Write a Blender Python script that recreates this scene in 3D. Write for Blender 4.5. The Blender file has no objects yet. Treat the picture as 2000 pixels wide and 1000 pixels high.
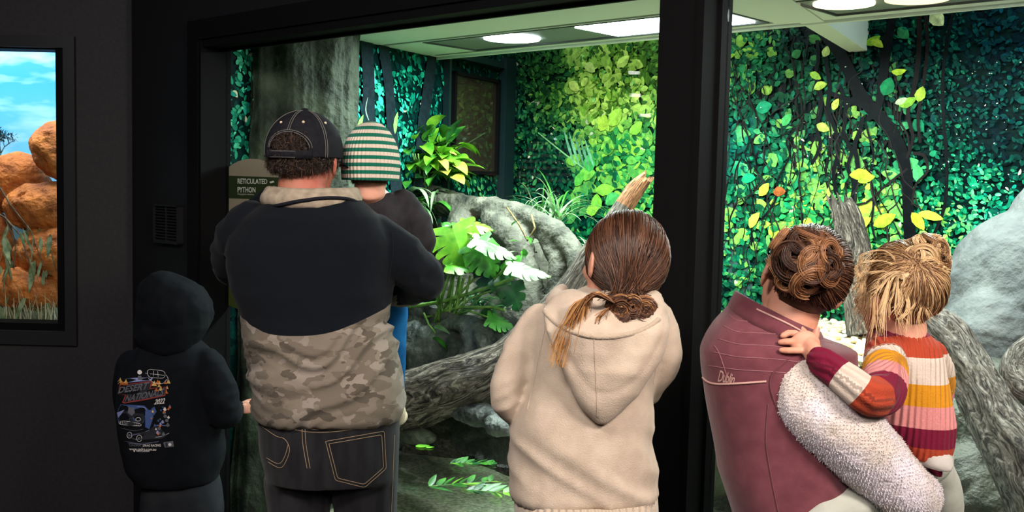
import bpy, math, random
import numpy as np
from mathutils import Vector, Matrix
from mathutils.bvhtree import BVHTree
PI = math.pi
C = bpy.context.scene.collection
sc = bpy.context.scene
# ------------------------------------------------------------------ camera
CAM = np.array([0.0, 0.0, 1.66])
PITCH = math.atan(.074); ROLL = math.atan(.0235)
def _rx(a): return np.array([[1,0,0],[0,math.cos(a),-math.sin(a)],[0,math.sin(a),math.cos(a)]])
def _rz(a): return np.array([[math.cos(a),-math.sin(a),0],[math.sin(a),math.cos(a),0],[0,0,1]])
RC = _rx(PI/2-PITCH) @ _rz(ROLL)
cd = bpy.data.cameras.new('camera'); cam = bpy.data.objects.new('camera', cd); C.objects.link(cam)
cd.sensor_width = 36; cd.lens = 36; cd.clip_start = .02; cd.clip_end = 100
cam.matrix_world = Matrix([list(RC[i])+[CAM[i]] for i in range(3)]+[[0,0,0,1]])
sc.camera = cam
# ------------------------------------------------------------------ world, exposure
w = bpy.data.worlds.new('world'); sc.world = w; w.use_nodes = True
w.node_tree.nodes['Background'].inputs[0].default_value = (.5,.6,.75,1)
w.node_tree.nodes['Background'].inputs[1].default_value = .01
vs = sc.view_settings
vs.view_transform = 'Standard'; vs.look = 'None'; vs.gamma = 1; vs.use_curve_mapping = False
vs.exposure = 0.0
# ------------------------------------------------------------------ geometry of the place
# u runs along the big window, v goes into the enclosure, z is height
U = np.array([.732,-.681,0]); N = np.array([.681,.732,0])
def ray(x,y): return RC @ np.array([(x-1000)/2000,(500-y)/2000,-1.0])
def atY(x,y,Y): d=ray(x,y); return CAM+d*Y/d[1]
def atz(x,y,z): d=ray(x,y); return CAM+d*(z-CAM[2])/d[2]
P0 = atY(443,98,4.33)
def atv(x,y,v):
    d=ray(x,y); return CAM+d*(v-np.dot(CAM-P0,N))/np.dot(d,N)
def uvz(P): q=np.asarray(P)-P0; return float(q@U),float(q@N),float(P[2])
def W(u,v,z):
    q=P0+U*u+N*v; q=q.copy(); q[2]=z; return q
def px(P): q=RC.T@(np.asarray(P)-CAM); return (1000+2000*q[0]/-q[2],500-2000*q[1]/-q[2])
WL = 0.55        # water level
# ------------------------------------------------------------------ lights
def area(name, loc, target, size, sizey, power, col, spread=180):
    l = bpy.data.lights.new(name,'AREA'); l.shape='RECTANGLE'; l.size=size; l.size_y=sizey
    l.energy=power; l.color=col; l.spread=math.radians(spread)
    o = bpy.data.objects.new(name,l); C.objects.link(o); o.location=Vector(loc)
    d = Vector(target)-Vector(loc); o.rotation_euler = d.to_track_quat('-Z','Y').to_euler(); return o
YAW_U = math.atan2(U[1],U[0])
def down_area(name,u,v,z,su,sv,power,col,spread=180):
    l = bpy.data.lights.new(name,'AREA'); l.shape='RECTANGLE'; l.size=su; l.size_y=sv
    l.energy=power; l.color=col; l.spread=math.radians(spread)
    o = bpy.data.objects.new(name,l); C.objects.link(o); o.location=Vector(W(u,v,z)); o.rotation_euler=(0,0,YAW_U); return o
down_area('enclosure_lamp_light',.44,1.24,2.318,.3,.3,50,(.86,1.0,.97))
down_area('enclosure_strip_light',1.35,1.34,2.318,.9,.3,62,(.86,1.0,.97))
down_area('enclosure_strip_light',2.6,1.34,2.318,.9,.3,62,(.93,1.0,.97))
# room lamps on the ceiling behind the visitors
area('room_light',(-.9,.7,2.85),(-.4,3.0,.8),.8,.4,22,(1,.9,.82),120)
area('room_light',(1.5,.1,2.85),(.6,2.3,.9),.8,.4,42,(1,.87,.77),120)
area('room_light',(.2,-1.2,2.85),(.2,2.6,1.0),1.2,.5,22,(1,.88,.8),120)
area('room_light',(-2.2,2.0,2.9),(-1.9,4.6,1.2),.9,.3,7,(.8,.88,1),160)
# unseen fill lights added above the ceiling panel to brighten the prints
def wash(u,v,z,tu,tv,tz,sx,power,col):
    return area('mural_fill_light',W(u,v,z),W(tu,tv,tz),sx,.08,power,col,150)
wash(.6,1.72,2.72,.6,2.54,1.9,1.6,10,(.82,1,.95)); wash(3.0,1.72,2.72,2.8,2.54,1.9,1.3,14,(.82,1,.95))
# ------------------------------------------------------------------ colour + noise helpers
def s2l(c):
    return tuple((x/12.92 if x<=.04045 else ((x+.055)/1.055)**2.4) for x in c)
def hx(h):
    h=h.lstrip('#'); return s2l(tuple(int(h[i:i+2],16)/255 for i in (0,2,4)))
def _h(ix,iy,iz,seed):
    n=(ix*374761393+iy*668265263+iz*2147483647+seed*974634777)&0xffffffff
    n=((n^(n>>13))*1274126177)&0xffffffff
    n=((n^(n>>16))*2246822519)&0xffffffff
    return ((n>>8)&0xffff)/65535.0
def vnoise(P,seed=0):
    P=np.asarray(P,dtype=float); f=np.floor(P); i=f.astype(np.int64); t=P-f; t=t*t*(3-2*t)
    x,y,z=i[:,0],i[:,1],i[:,2]; r=0
    for a in (0,1):
        for b in (0,1):
            for c in (0,1):
                wgt=(t[:,0] if a else 1-t[:,0])*(t[:,1] if b else 1-t[:,1])*(t[:,2] if c else 1-t[:,2])
                r=r+wgt*_h(x+a,y+b,z+c,seed)
    return r*2-1
def fbm(P,octv=4,seed=0,gain=.5):
    P=np.asarray(P,dtype=float); r=0; a=1; s=0
    for k in range(octv):
        r=r+a*vnoise(P*(2**k)+k*17.3,seed+k); s+=a; a*=gain
    return r/s
def ridge(P,octv=3,seed=0):
    P=np.asarray(P,dtype=float); r=0; a=1; s=0
    for k in range(octv):
        r=r+a*(1-2*np.abs(vnoise(P*(2**k)+k*11.1,seed+k))); s+=a; a*=.5
    return r/s
# ------------------------------------------------------------------ mesh helpers
def worigin(o):
    p=Vector((0,0,0))
    while o is not None: p=p+o.location; o=o.parent
    return np.array(p)
def make(name,V,F,mat=None,parent=None,smooth=True,attrs=None,cols=None,mi=None,vec=None,origin=None):
    V=np.asarray(V,dtype=float)
    if parent is None:
        if origin is None: o0=np.array([(V[:,0].min()+V[:,0].max())/2,(V[:,1].min()+V[:,1].max())/2,V[:,2].min()])
        else: o0=np.asarray(origin,dtype=float)
    else: o0=worigin(parent)
    me=bpy.data.meshes.new(name); me.from_pydata((V-o0).tolist(),[],[list(map(int,f)) for f in F])
    if smooth: me.polygons.foreach_set('use_smooth',[True]*len(me.polygons))
    mats = mat if isinstance(mat,(list,tuple)) else [mat]
    for m in mats:
        if m: me.materials.append(m)
    if mi is not None: me.polygons.foreach_set('material_index',list(map(int,mi)))
    if attrs:
        for k,a in attrs.items():
            at=me.attributes.new(k,'FLOAT','POINT'); at.data.foreach_set('value',np.asarray(a,dtype=np.float32))
    if vec is not None:
        at=me.attributes.new('gr','FLOAT_VECTOR','POINT'); at.data.foreach_set('vector',np.asarray(vec,dtype=np.float32).ravel())
    if cols is not None:   # per-face colours
        ca=me.color_attributes.new('Col','FLOAT_COLOR','CORNER')
        cnt=[len(f) for f in F]; cc=np.repeat(np.asarray(cols,dtype=np.float32),cnt,axis=0)
        cc=np.hstack([cc,np.ones((len(cc),1),dtype=np.float32)]); ca.data.foreach_set('color',cc.ravel())
    me.update()
    o=bpy.data.objects.new(name,me); C.objects.link(o)
    if parent is not None: o.parent=parent
    else: o.location=Vector(o0)
    return o
def tag(o,label,cat,group=None):
    o['label']=label; o['category']=cat
    if group: o['group']=group
    return o
def struct(o): o['kind']='structure'; return o
def empty(name,loc,label=None,cat=None,group=None):
    o=bpy.data.objects.new(name,None); C.objects.link(o); o.location=Vector(loc); o.empty_display_size=.05
    if label: tag(o,label,cat,group)
    return o
def join(parts):
    V=[];F=[];n=0
    for v,f in parts:
        v=np.asarray(v,dtype=float); V.append(v); F+=[[i+n for i in q] for q in f]; n+=len(v)
    return np.vstack(V),F
def box(lo,hi):
    x0,y0,z0=lo;x1,y1,z1=hi
    V=[(x0,y0,z0),(x1,y0,z0),(x1,y1,z0),(x0,y1,z0),(x0,y0,z1),(x1,y0,z1),(x1,y1,z1),(x0,y1,z1)]
    F=[(0,3,2,1),(4,5,6,7),(0,1,5,4),(1,2,6,5),(2,3,7,6),(3,0,4,7)]
    return np.array(V,float),F
def ubox(u0,u1,v0,v1,z0,z1):
    V,F=box((u0,v0,z0),(u1,v1,z1)); return np.array([W(*p) for p in V]),F
def prism(poly,z0,z1):     # poly: list of xy world points
    n=len(poly); V=[(p[0],p[1],z0) for p in poly]+[(p[0],p[1],z1) for p in poly]
    F=[list(range(n))[::-1],list(range(n,2*n))]+[(i,(i+1)%n,n+(i+1)%n,n+i) for i in range(n)]
    return np.array(V,float),F
def frames(P):
    P=np.asarray(P,float); n=len(P); T=np.zeros_like(P)
    T[1:-1]=P[2:]-P[:-2]; T[0]=P[1]-P[0]; T[-1]=P[-1]-P[-2]
    T/=np.maximum(np.linalg.norm(T,axis=1),1e-9)[:,None]
    a=np.array([0,0,1.0]) if abs(T[0][2])<.9 else np.array([1.0,0,0])
    A=[]; 
    for i in range(n):
        a=a-T[i]*np.dot(a,T[i]); a=a/max(np.linalg.norm(a),1e-9); A.append(a)
    A=np.array(A); B=np.cross(T,A); return T,A,B
def tube(P,R,n=12,flat=1.0,round_ends=True):
    """tapering tube through P with radii R; flat scales the second axis"""
    P=[np.asarray(p,float) for p in P]; R=list(R) if hasattr(R,'__len__') else [R]*len(P)
    if round_ends:
        d0=P[0]-P[1]; d0=d0/max(np.linalg.norm(d0),1e-9); d1=P[-1]-P[-2]; d1=d1/max(np.linalg.norm(d1),1e-9)
        p0=P[0];p1=P[-1];r0=R[0];r1=R[-1]
        P=[p0+d0*r0*.97,p0+d0*r0*.7]+P+[p1+d1*r1*.7,p1+d1*r1*.97]
        R=[r0*.24,r0*.71]+R+[r1*.71,r1*.24]
    T,A,B=frames(P); V=[];F=[]
    th=np.arange(n)*2*PI/n
    for i in range(len(P)):
        V.append(P[i]+R[i]*(np.cos(th)[:,None]*A[i]+flat*np.sin(th)[:,None]*B[i]))
    V=np.vstack(V); m=len(P)
    for i in range(m-1):
        for j in range(n):
            F.append((i*n+j,i*n+(j+1)%n,(i+1)*n+(j+1)%n,(i+1)*n+j))
    F.append(list(range(n))[::-1]); F.append([(m-1)*n+j for j in range(n)])
    return V,F
def rings(rs):
    """closed loft of equal-length rings"""
    n=len(rs[0]); V=np.vstack(rs); F=[]
    for i in range(len(rs)-1):
        for j in range(n): F.append((i*n+j,i*n+(j+1)%n,(i+1)*n+(j+1)%n,(i+1)*n+j))
    F.append(list(range(n))[::-1]); F.append([(len(rs)-1)*n+j for j in range(n)])
    return V,F
def ell(c,r,rot=None,nu=20,nv=14):
    V=[];F=[]
    for i in range(nv+1):
        a=PI*i/nv
        for j in range(nu):
            b=2*PI*j/nu; V.append((math.sin(a)*math.cos(b),math.sin(a)*math.sin(b),math.cos(a)))
    V=np.array(V)*np.array(r)
    if rot is not None: V=V@np.array(rot).T
    V=V+np.array(c)
    for i in range(nv):
        for j in range(nu): F.append((i*nu+j,(i+1)*nu+j,(i+1)*nu+(j+1)%nu,i*nu+(j+1)%nu))
    return V,F
def rotm(x=0,y=0,z=0):
    cx,sx,cy,sy,cz,sz=math.cos(x),math.sin(x),math.cos(y),math.sin(y),math.cos(z),math.sin(z)
    return np.array([[cz,-sz,0],[sz,cz,0],[0,0,1]])@np.array([[cy,0,sy],[0,1,0],[-sy,0,cy]])@np.array([[1,0,0],[0,cx,-sx],[0,sx,cx]])
def remesh(parts,vox,it=4,fac=.5):
    V,F=join(parts)
    me=bpy.data.meshes.new('tmp'); me.from_pydata(V.tolist(),[],F); me.update()
    o=bpy.data.objects.new('tmp',me); C.objects.link(o)
    m=o.modifiers.new('r','REMESH'); m.mode='VOXEL'; m.voxel_size=vox
    if it:
        s=o.modifiers.new('s','SMOOTH'); s.factor=fac; s.iterations=it
    dg=bpy.context.evaluated_depsgraph_get(); dg.update(); e=o.evaluated_get(dg); m2=e.to_mesh()
    n=len(m2.vertices); a=np.empty(n*3); m2.vertices.foreach_get('co',a); V=a.reshape(-1,3).copy()
    F=[tuple(p.vertices) for p in m2.polygons]
    e.to_mesh_clear(); bpy.data.objects.remove(o); bpy.data.meshes.remove(me)
    return V,F
def vnormals(V,F):
    me=bpy.data.meshes.new('tmp'); me.from_pydata(V.tolist(),[],F); me.update()
    a=np.empty(len(V)*3); me.vertices.foreach_get('normal',a); bpy.data.meshes.remove(me); return a.reshape(-1,3)
def bvh(V,F): return BVHTree.FromPolygons([tuple(v) for v in V],[tuple(f) for f in F])
def grid_faces(n,m,wrap=False):
    F=[]
    for i in range(n-1):
        for j in range(m if wrap else m-1):
            F.append((i*m+j,i*m+(j+1)%m,(i+1)*m+(j+1)%m,(i+1)*m+j))
    return F
# ------------------------------------------------------------------ materials
def newmat(name):
    m=bpy.data.materials.new(name); m.use_nodes=True; nt=m.node_tree; b=nt.nodes['Principled BSDF']; return m,nt,b
def mat(name,c1,c2=None,scale=12,rough=.7,bump=0,bscale=None,spec=.3,metal=0,stretch=(1,1,1),attr=None,detail=5,lo=.35,hi=.65,sheen=0,coord='Object',dist=.004,trans=0,coat=0):
    m,nt,b=newmat(name); L=nt.links; nd=nt.nodes
    b.inputs['Roughness'].default_value=rough; b.inputs['Specular IOR Level'].default_value=spec; b.inputs['Metallic'].default_value=metal
    if coat: b.inputs['Coat Weight'].default_value=coat; b.inputs['Coat Roughness'].default_value=.15
    if sheen: b.inputs['Sheen Weight'].default_value=sheen; b.inputs['Sheen Roughness'].default_value=.5
    b.inputs['Base Color'].default_value=(*c1,1)
    if attr:
        tc=nd.new('ShaderNodeAttribute'); tc.attribute_name=attr; src=tc.outputs['Vector']
    else:
        tc=nd.new('ShaderNodeTexCoord'); src=tc.outputs[coord]
    mp=nd.new('ShaderNodeMapping'); mp.inputs['Scale'].default_value=stretch; L.new(src,mp.inputs[0])
    if c2 is not None:
        n=nd.new('ShaderNodeTexNoise'); n.inputs['Scale'].default_value=scale; n.inputs['Detail'].default_value=detail; L.new(mp.outputs[0],n.inputs['Vector'])
        r=nd.new('ShaderNodeValToRGB'); r.color_ramp.elements[0].position=lo; r.color_ramp.elements[1].position=hi
        r.color_ramp.elements[0].color=(*c1,1); r.color_ramp.elements[1].color=(*c2,1)
        L.new(n.outputs['Fac'],r.inputs[0]); L.new(r.outputs[0],b.inputs['Base Color'])
    if bump:
        n=nd.new('ShaderNodeTexNoise'); n.inputs['Scale'].default_value=bscale or scale; n.inputs['Detail'].default_value=8; L.new(mp.outputs[0],n.inputs['Vector'])
        bp=nd.new('ShaderNodeBump'); bp.inputs['Strength'].default_value=bump; bp.inputs['Distance'].default_value=dist
        L.new(n.outputs['Fac'],bp.inputs['Height']); L.new(bp.outputs[0],b.inputs['Normal'])
    if trans:
        tr=nd.new('ShaderNodeBsdfTranslucent'); mx=nd.new('ShaderNodeMixShader'); mx.inputs[0].default_value=trans
        out=nd['Material Output']; L.new(b.outputs[0],mx.inputs[1]); L.new(tr.outputs[0],mx.inputs[2]); L.new(mx.outputs[0],out.inputs[0])
        if c2 is not None: L.new(r.outputs[0],tr.inputs[0])
        else: tr.inputs[0].default_value=(*c1,1)
    return m
def ramp_mat(name,stops,attr='sv',rough=.85,const=True,spec=.15,knit=None,sheen=.2,noise=0,nscale=300,bump=.3):
    """colour picked by the stored value of the vertex; knit=(vector scale) adds rib bumps"""
    m,nt,b=newmat(name); L=nt.links; nd=nt.nodes
    b.inputs['Roughness'].default_value=rough; b.inputs['Specular IOR Level'].default_value=spec
    b.inputs['Sheen Weight'].default_value=sheen
    a=nd.new('ShaderNodeAttribute'); a.attribute_name=attr
    r=nd.new('ShaderNodeValToRGB'); cr=r.color_ramp; cr.interpolation='CONSTANT' if const else 'LINEAR'
    while len(cr.elements)<len(stops): cr.elements.new(.5)
    for e,(p,c) in zip(cr.elements,stops): e.position=p; e.color=(*c,1)
    fac=a.outputs['Fac']
    tc=nd.new('ShaderNodeTexCoord')
    if noise:
        n=nd.new('ShaderNodeTexNoise'); n.inputs['Scale'].default_value=nscale; L.new(tc.outputs['Object'],n.inputs['Vector'])
        mm=nd.new('ShaderNodeMath'); mm.operation='MULTIPLY_ADD'; L.new(n.outputs['Fac'],mm.inputs[0]); mm.inputs[1].default_value=noise; mm.inputs[2].default_value=-noise/2
        m3=nd.new('ShaderNodeMath'); m3.operation='ADD'; L.new(fac,m3.inputs[0]); L.new(mm.outputs[0],m3.inputs[1]); fac=m3.outputs[0]
    L.new(fac,r.inputs[0]); L.new(r.outputs[0],b.inputs['Base Color'])
    n2=nd.new('ShaderNodeTexNoise'); n2.inputs['Scale'].default_value=250; n2.inputs['Detail'].default_value=4; L.new(tc.outputs['Object'],n2.inputs['Vector'])
    h=n2.outputs['Fac']
    if knit:
        a2=nd.new('ShaderNodeAttribute'); a2.attribute_name='rb'
        s=nd.new('ShaderNodeMath'); s.operation='SINE'; ml=nd.new('ShaderNodeMath'); ml.operation='MULTIPLY'; ml.inputs[1].default_value=knit
        L.new(a2.outputs['Fac'],ml.inputs[0]); L.new(ml.outputs[0],s.inputs[0])
        ad=nd.new('ShaderNodeMath'); ad.operation='MULTIPLY_ADD'; ad.inputs[1].default_value=.9; L.new(s.outputs[0],ad.inputs[0]); L.new(h,ad.inputs[2]); h=ad.outputs[0]
    bp=nd.new('ShaderNodeBump'); bp.inputs['Strength'].default_value=bump; bp.inputs['Distance'].default_value=.0025
    L.new(h,bp.inputs['Height']); L.new(bp.outputs[0],b.inputs['Normal'])
    return m
def emit(name,col,strength):
    m,nt,b=newmat(name); b.inputs['Base Color'].default_value=(*col,1); b.inputs['Emission Color'].default_value=(*col,1); b.inputs['Emission Strength'].default_value=strength; return m
def glassmat(name,tint=(1,1,1),ior=1.5,rough=0.0,bump=0,bscale=8,maxr=1.0):
    """clear sheet: transparent with a Fresnel mirror reflection"""
    m,nt,b=newmat(name); nd=nt.nodes; L=nt.links; nd.remove(b)
    t=nd.new('ShaderNodeBsdfTransparent'); t.inputs[0].default_value=(*tint,1)
    g=nd.new('ShaderNodeBsdfGlossy'); g.inputs['Roughness'].default_value=rough
    ge=nd.new('ShaderNodeNewGeometry'); dt=nd.new('ShaderNodeVectorMath'); dt.operation='DOT_PRODUCT'; L.new(ge.outputs['Incoming'],dt.inputs[0])
    ab=nd.new('ShaderNodeMath'); ab.operation='ABSOLUTE'; L.new(dt.outputs['Value'],ab.inputs[0])
    su=nd.new('ShaderNodeMath'); su.operation='SUBTRACT'; su.inputs[0].default_value=1; L.new(ab.outputs[0],su.inputs[1])
    pw=nd.new('ShaderNodeMath'); pw.operation='POWER'; pw.inputs[1].default_value=5; L.new(su.outputs[0],pw.inputs[0])
    f0=((ior-1)/(ior+1))**2
    mu=nd.new('ShaderNodeMath'); mu.operation='MULTIPLY_ADD'; mu.inputs[1].default_value=(1-f0)*maxr; mu.inputs[2].default_value=f0*maxr; L.new(pw.outputs[0],mu.inputs[0])
    mx=nd.new('ShaderNodeMixShader'); L.new(mu.outputs[0],mx.inputs[0]); L.new(t.outputs[0],mx.inputs[1]); L.new(g.outputs[0],mx.inputs[2])
    L.new(mx.outputs[0],nd['Material Output'].inputs[0])
    if bump:
        tc=nd.new('ShaderNodeTexCoord'); n=nd.new('ShaderNodeTexNoise'); n.inputs['Scale'].default_value=bscale; n.inputs['Detail'].default_value=2
        L.new(tc.outputs['Object'],n.inputs['Vector']); bp=nd.new('ShaderNodeBump'); bp.inputs['Strength'].default_value=bump; bp.inputs['Distance'].default_value=.02
        L.new(n.outputs['Fac'],bp.inputs['Height']); L.new(bp.outputs[0],g.inputs['Normal']); L.new(bp.outputs[0],dt.inputs[1])
    else: L.new(ge.outputs['Normal'],dt.inputs[1])
    return m
# ================================================================== THE ROOM
M_wall=mat('charcoal_wall_paint',(.026,.025,.027),(.034,.032,.034),scale=60,rough=.75,bump=.15,bscale=400,spec=.3)
M_black=mat('black_wall_paint',(.006,.0066,.008),rough=.6,bump=.1,bscale=300,spec=.3)
M_frame=mat('satin_black_frame',(.0035,.0036,.004),rough=.7,spec=.08)
M_frame2=mat('charcoal_frame',(.02,.02,.021),rough=.4,spec=.4)
M_floor=mat('dark_floor',(.02,.02,.022),(.03,.03,.032),scale=8,rough=.5)

M_white=mat('panel_white',(.78,.82,.76),rough=.6,spec=.3)
M_gap=mat('panel_gap',(.18,.2,.19),rough=.8)
M_glass=glassmat('window_glass',(.97,1,.99),ior=1.22)
cor=W(-.611,0,0)
YW=cor[1]; XW=cor[0]
struct(make('floor',*box((-5,-3,-.05),(5,YW+.3,0)),M_floor,smooth=False))
struct(make('ceiling',*box((-5,-3,3.0),(5,YW+.3,3.05)),M_black,smooth=False))
struct(make('wall_back',*box((-5,-3.1,0),(5,-3,3.0)),M_black,smooth=False))
struct(make('wall_left',*box((-4.6,-3,0),(-4.5,YW,3.0)),M_black,smooth=False))
pr=W(6.0,0,0)
struct(make('wall_right',*box((pr[0],-3,0),(pr[0]+.1,pr[1],3.0)),M_black,smooth=False))
# display wall (the one that faces the camera on the left), with an opening for the desert display
a=atY(108,95,YW); b_=atY(108,628,YW); dx0=-3.6; dx1=float(a[0])+.0; dz1=float(atY(108,97,YW)[2]); dz0=float(atY(108,632,YW)[2])
ox1=float(atY(128,300,YW)[0]); oz1=float(atY(60,93,YW)[2]); oz0=float(atY(60,645,YW)[2])
parts=[box((-4.5,YW,0),(dx0,YW+.1,3)),box((ox1,YW,0),(XW+.02,YW+.1,3)),box((dx0,YW,0),(ox1,YW+.1,oz0)),box((dx0,YW,oz1),(ox1,YW+.1,3))]
struct(make('wall_front',*join(parts),M_wall,smooth=False))
# raised frame round the display opening + inner lip + glass
fx1=float(atY(150,300,YW)[0]); fz1=float(atY(60,70,YW)[2]); fz0=float(atY(60,672,YW)[2])
def ringframe(x0,x1,z0,z1,ix0,ix1,iz0,iz1,y0,y1):
    return join([box((x0,y0,z0),(ix0,y1,z1)),box((ix1,y0,z0),(x1,y1,z1)),box((ix0,y0,z0),(ix1,y1,iz0)),box((ix0,y0,iz1),(ix1,y1,z1))])
w2=empty('window_2',((dx0+dx1)/2,YW,fz0)); struct(w2)
make('window_frame',*ringframe(dx0-.05,fx1,fz0,fz1,dx0,ox1,oz0,oz1,YW-.022,YW+.0),M_frame2,w2,False)
make('window_frame',*ringframe(dx0-.01,ox1,oz0,oz1,dx0+.01,dx1,dz0,dz1,YW+.0,YW+.12),M_frame,w2,False)
make('window_glass',*box((dx0,YW+.10,dz0),(dx1,YW+.104,dz1)),M_glass,w2,False)
# black wall that holds the big windows
GT=2.175; GB=.06; FD=.11
parts=[ubox(-.611,-.02,-FD,-.0,0,3),ubox(-.02,4.6,-FD,0,GT+.03,3),ubox(-.02,4.6,-FD,0,0,GB)]
parts+= [ubox(4.6,6.0,-FD,0,0,3)]
struct(make('wall_window',*join(parts),M_black,smooth=False))
w1=empty('window_1',W(1.1,-.05,GB)); struct(w1)
# stepped jamb, head and mullion
fr=[ubox(-.02,0,-FD-.004,.02,GB,GT+.03),ubox(-.02,2.3,-FD-.004,.02,GT,GT+.03),
    ubox(-.10,-.02,-FD-.016,-FD,GB,GT+.11),ubox(-.02,4.6,-FD-.016,-FD,GT+.03,GT+.11),
    ubox(-.02,0,-FD-.010,-FD-.004,GB,GT+.03),ubox(0,2.3,-.035,-.02,GT-.012,GT)]
make('window_frame',*join(fr),M_frame,w1,False)
make('mullion',*join([ubox(2.27,2.375,-FD-.01,.02,GB,3.0),ubox(2.375,2.395,-FD+.006,.02,GB,3.0),ubox(2.395,2.402,-.03,.02,GB,3.0)]),M_frame,w1,False)
make('window_glass',*ubox(0,2.27,-.004,.004,GB,GT),M_glass,w1,False)
w3=empty('window_3',W(3.4,-.05,GB)); struct(w3)
make('window_frame',*join([ubox(2.402,4.6,-FD-.004,.02,GT,GT+.03)]),M_frame,w3,False)
make('window_glass',*ubox(2.402,4.6,-.004,.004,GB,GT),M_glass,w3,False)
# louvred vent on the black wall
va=atv(310,398,-FD);vb=atv(358,478,-FD); u0,_,z1=uvz(va); u1,_,z0=uvz(vb)
M_vent=mat('vent_black_plastic',(.012,.012,.013),rough=.28,spec=.5)
vt=empty('wall_vent',W((u0+u1)/2,-FD-.02,z0),'black louvred vent on the black wall left of the big window','vent')
make('vent_frame',*join([ubox(u0,u0+.008,-FD-.028,-FD,z0,z1),ubox(u1-.008,u1,-FD-.028,-FD,z0,z1),ubox(u0,u1,-FD-.028,-FD,z0,z0+.008),ubox(u0,u1,-FD-.028,-FD,z1-.008,z1),ubox((u0+u1)/2-.004,(u0+u1)/2+.004,-FD-.024,-FD,z0,z1)]),M_vent,vt,False)
for k in range(12):
    zc=z0+.014+(z1-z0-.028)*k/11
    for (ua,ub) in ((u0+.008,(u0+u1)/2-.004),((u0+u1)/2+.004,u1-.008)):
        V=np.array([W(ua,-FD-.024,zc-.006),W(ub,-FD-.024,zc-.006),W(ub,-FD-.004,zc+.006),W(ua,-FD-.004,zc+.006)])
        V=np.vstack([V,V+np.array([0,0,.0025])]); F=[(0,1,2,3),(7,6,5,4),(0,4,5,1),(1,5,6,2),(2,6,7,3),(3,7,4,0)]
        make('slat',V,F,M_vent,vt,False)
# three round downlights of the room, over the visitors (they show as reflections)
M_dl=emit('downlight_glow',(1,.93,.85),14)
for k,(x,y) in enumerate(((-.9,-1.0),(.3,-1.3),(1.5,-1.1))):
    d=empty('downlight',(x,y,2.985),('round recessed downlight nearest the left wall of the room ceiling','round recessed downlight in the middle of the room ceiling','round recessed downlight nearest the right wall of the room ceiling')[k],'light','downlights of the room')
    make('trim_ring',*tube([(x,y,2.98),(x,y,3.0)],[.09,.09],24,round_ends=False),M_frame2,d)
    make('lamp',*tube([(x,y,2.972),(x,y,2.981)],[.07,.07],24,round_ends=False),M_dl,d)
# small unseen lamps added at the left room wall to make the pane's glints
M_gl=emit('glint_lamp_glow',(1,.97,.92),38)
for k,(x,y) in enumerate(((1239,142),(1242,186),(1261,225))):
    g=atv(x,y,0); d=ray(x,y); d=d/np.linalg.norm(d); r_=d-2*np.dot(d,N)*N; q=g+r_*((-4.40-g[0])/r_[0])
    wl=empty('glint_lamp',q-np.array([.05,0,0]),('uppermost of the three unseen small lamps added for the glints in the big pane','middle of the three unseen small lamps added for the glints in the big pane','lowest of the three unseen small lamps added for the glints in the big pane')[k],'light')
    make('lamp_base',*tube([q-np.array([.1,0,0]),q-np.array([.012,0,0])],[.03,.045],20,round_ends=False),M_frame2,wl)
    make('lamp',*box(q+np.array([-.012,-.04,-.012]),q+np.array([0,.04,.012])),M_gl,wl,False)
# ================================================================== ENCLOSURE SHELL
def leftwall(v): # u on the left enclosure wall
    return -.237+(-.195)*(v-.817)/.72
M_pool=mat('pool_floor',(.16,.18,.12),(.42,.42,.30),scale=55,rough=.9,bump=.4,bscale=60,dist=.01)
VB=2.54; uc=leftwall(VB)
struct(make('floor_pool',*ubox(-.6,4.6,0.02,VB,.10,.16),M_pool,smooth=False))
struct(make('wall_enclosure_end',*ubox(4.6,4.66,0.02,VB,.1,2.9),M_black,smooth=False))
struct(make('wall_pool_front',*ubox(-.3,4.6,.006,.02,.0,GB+.02),M_black,smooth=False))
struct(make('ceiling_enclosure_void',*ubox(-1.0,4.66,-.0,VB+.1,2.9,2.95),M_black,smooth=False))
ZC=2.335
cp=empty('ceiling_enclosure',W(1.5,.8,ZC)); struct(cp)
fu0=-.03; fv0=1.12; fv1=1.50
def poly_prism(pts,z0,z1): return prism([W(u,v,0)[:2] for u,v in pts],z0,z1)
gu1=1.68; hu0=1.97; hu1=3.3
ps=[poly_prism([(leftwall(0.0)-.3,.02),(leftwall(1.0)-.3,fv0),(4.6,fv0),(4.6,.02)],ZC,ZC+.04),
    poly_prism([(leftwall(fv0)+0.0,fv0),(leftwall(fv1),fv1),(fu0,fv1),(fu0,fv0)],ZC,ZC+.04),
    poly_prism([(leftwall(fv1),fv1),(leftwall(1.6),1.6),(4.6,1.6),(4.6,fv1)],ZC,ZC+.04),
    ubox(gu1,hu0,fv0,fv1,ZC,ZC+.04),ubox(hu1,4.6,fv0,fv1,ZC,ZC+.04),
    ubox(-.55,4.6,1.585,1.61,ZC-.012,ZC+.06)]
make('ceiling_panel',*join(ps),M_white,cp,False)
make('panel_groove',*join([ubox(-.36,gu1,fv0-.05,fv0-.02,ZC-.001,ZC),poly_prism([(leftwall(1.3),1.51),(leftwall(1.3),1.535),(gu1,1.535),(gu1,1.51)],ZC-.001,ZC)]),M_gap,cp,False)
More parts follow.
